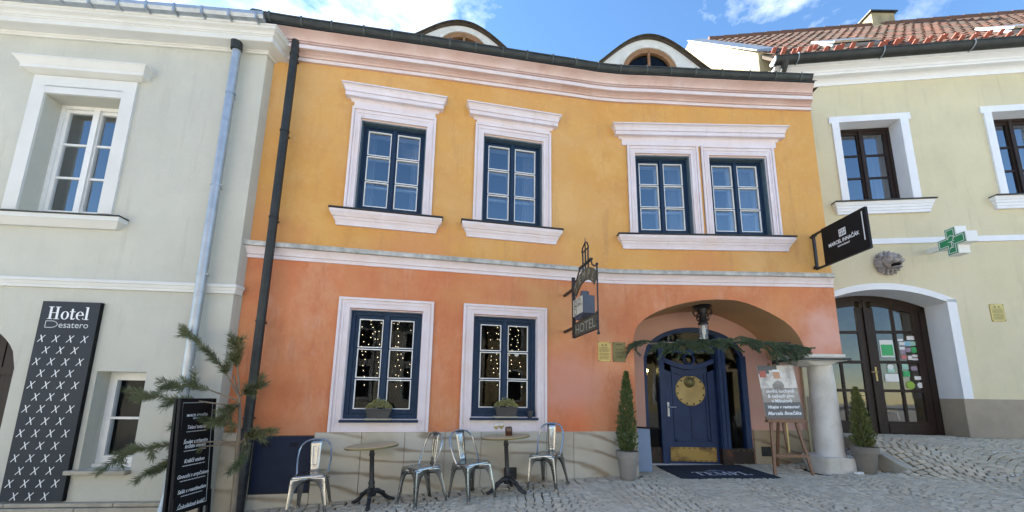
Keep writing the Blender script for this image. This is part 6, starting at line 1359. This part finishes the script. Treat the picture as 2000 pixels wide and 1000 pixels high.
# easel with poster
ex, ey = 4.47, 6.42; ez = zg(ex, ey)
EM = TR(4.17, 6.40, 0) @ RZ(.0)
es = T('wooden_easel', 'brown wooden artist easel beside the stone column', 'easel', TR(4.47, 6.45, ez))
def bar(p, q_, w_, d_): 
    p, q_ = Vector(p), Vector(q_); d = (q_ - p); z_ = d.normalized(); x_ = Vector((1, 0, 0)); x_ = (x_ - z_ * x_.dot(z_)).normalized(); y_ = z_.cross(x_); M = Matrix.Identity(4)
    for i in range(3): M[i][0], M[i][1], M[i][2], M[i][3] = x_[i], y_[i], z_[i], p[i]
    return MB().box(-w_ / 2, w_ / 2, -d_ / 2, d_ / 2, 0, d.length, M)
zf_ = zg(4.2, 6.3)
O('leg', bar((4.165, 6.32, zf_), (4.255, 6.44, .93), .042, .03), 'easel', es); O('leg', bar((4.765, 6.32, zf_), (4.655, 6.44, .93), .042, .03), 'easel', es); O('rear_leg', bar((4.70, 7.05, zg(4.7, 7)), (4.47, 6.52, 1.25), .04, .025), 'easel', es)
O('leg', bar((4.255, 6.44, .93), (4.40, 6.56, 1.85), .04, .03), 'easel', es, label='upper half of the left leg'); O('leg', bar((4.655, 6.44, .93), (4.54, 6.56, 1.85), .04, .03), 'easel', es, label='upper half of the right leg')
O('mast', bar((4.465, 6.40, .40), (4.465, 6.55, 1.90), .045, .022), 'easel', es); O('cross_bar', MB().box(4.175, 4.755, 6.345, 6.37, .34, .385), 'easel', es); O('ledge', MB().box(4.145, 4.785, 6.335, 6.43, .88, .905).box(4.16, 4.77, 6.40, 6.43, .905, .965).box(4.145, 4.785, 6.335, 6.355, .905, .925), 'easel', es, mod=('B', .004))
O('brass_rule', MB().box(4.455, 4.475, 6.375, 6.382, .42, .88), 'brass', es); O('clamp', MB().box(4.43, 4.50, 6.46, 6.53, 1.84, 1.90), 'iron', es)
pm = TR(4.47, 6.40, .935) @ RX(radians(-6)) @ RY(radians(-1.5))
ps = T('easel_poster', 'restaurant poster with beer photo and white lettering standing on the easel', 'poster', pm)
O('board', MB().box(-.305, .305, 0, .012, 0, .88), 'posterpale', ps, pm); O('print_panel', MB().box(-.305, .305, -.002, -.0005, 0, .27), 'postergrey', ps, pm); O('print_panel', MB().box(-.305, .02, -.002, -.0005, .80, .88).box(-.305, -.12, -.002, -.0005, .74, .80), 'postergrey', ps, pm)
O('print_panel', MB().box(-.305, .305, -.002, -.0005, .272, .50), 'posterbrown', ps, pm); O('beer_print', MB().box(-.29, -.18, -.003, -.001, .68, .79), 'posterred', ps, pm); O('beer_print', MB().box(-.06, .05, -.003, -.001, .66, .77), 'postergold', ps, pm); O('foam_print', MB().box(-.06, .05, -.0035, -.001, .77, .81).ring(.05, .09, .69, .78, .012, -.003, -.001), 'letter', ps, pm)
O('dark_print', MB().prism([(-.10, .50), (.07, .50), (.09, .54), (.06, .60), (.0, .63), (-.06, .60), (-.11, .55)], -.0025, -.001), 'posterbrown', ps, pm)
tl_ = MB()
def pline(s_, z, sz_, sh, bold): O('lettering', text_mb(s_, sz_, shear=sh, bold=bold), 'letter', ps, pm @ TR(0, -.004, z), fix=False)
pline('skvělá kuchyně', .425, .075, 0, .0015); pline('& nejlepší pivo', .345, .075, 0, .0015); pline('v Mikulově', .265, .075, 0, .0015); pline('Vítejte v restauraci', .17, .068, .3, .002); pline('Marcela Ihnačáka', .065, .078, .3, .002)
# door mat
mx0, mx1, my0, my1 = 2.60, 4.10, 6.10, 7.17
mt_ = T('door_mat', 'dark navy door mat with white capital letters in front of the blue door', 'mat', TR(3.35, 6.6, zg(3.35, 6.6)))
vm = MB(); nn = 8
for i in range(nn):
    a = mx0 + (mx1 - mx0) * i / nn; b = mx0 + (mx1 - mx0) * (i + 1) / nn
    vm.add([(a, my0, zg(a, my0) - .01), (b, my0, zg(b, my0) - .01), (b, my1, zg(b, my1) - .01), (a, my1, zg(a, my1) - .01), (a, my0, zg(a, my0) + .014), (b, my0, zg(b, my0) + .014), (b, my1, zg(b, my1) + .014), (a, my1, zg(a, my1) + .014)], [(4, 5, 6, 7), (0, 1, 5, 4), (2, 3, 7, 6)] + ([(3, 0, 4, 7)] if i == 0 else []) + ([(1, 2, 6, 5)] if i == nn - 1 else []))
O('rug', vm, 'mat_', mt_)
mb, wd_ = serif('TEMPL', .20); k = .88 / wd_; sl = (zg(4.0, 6.5) - zg(2.8, 6.5)) / 1.2
LMx = TR(2.93, 6.27, zg(2.93, 6.3) + .017) @ RY(-math.atan(sl)) @ RX(-pi / 2) @ Matrix.Diagonal((k, 1, 1.25, 1))
O('lettering', MB().add(mb.v, mb.f, LMx), 'letter', mt_)
O('emblem', MB().box(3.22, 3.52, 6.60, 6.612, zg(3.37, 6.6) + .015, zg(3.37, 6.6) + .0185).box(3.30, 3.44, 6.66, 6.668, zg(3.37, 6.6) + .015, zg(3.37, 6.6) + .0185), 'boardblue', mt_)
# folded blue board by the jamb
bz = zg(2.25, 6.75)
fb = T('folded_sign_board', 'pale blue folding board standing left of the entrance door', 'sign', TR(2.24, 6.75, bz))
O('front_panel', MB().box(-.12, .12, -.012, .012, 0, .70), 'boardblue', fb, TR(2.24, 6.66, bz) @ RX(radians(-5)), mod=('B', .004)); O('rear_panel', MB().box(-.12, .12, -.012, .012, 0, .70), 'boardblue', fb, TR(2.24, 6.84, bz) @ RX(radians(5)), mod=('B', .004)); O('top_strip', MB().box(-.135, .125, -.05, .05, .69, .715), 'black', fb, TR(2.24, 6.75, bz) @ RY(.04))
# yellow chair in the shop
ym = RF.M(2.05, .62, -1.15)
yc = T('shop_chair', 'yellow shell chair with chrome legs inside the shop door', 'chair', ym)
O('shell', MB().box(-.25, .25, .18, .21, .45, .80).box(-.25, .25, -.22, .2, .42, .45), 'yellowseat', yc, ym, mod=('B', .03)); O('shell_slot', MB().box(-.12, .12, .172, .182, .72, .745).box(-.12, .12, .172, .182, .58, .60), 'black', yc, ym)
for x in (-.24, .24): O('leg', MB().tube([(x, -.2, .40), (x * 1.15, -.22, 0)], .012, 8).tube([(x, .18, .40), (x * 1.15, .22, 0)], .012, 8).tube([(x, -.2, .40), (x, .18, .40)], .012, 8), 'zinc', yc, ym, smooth=True)
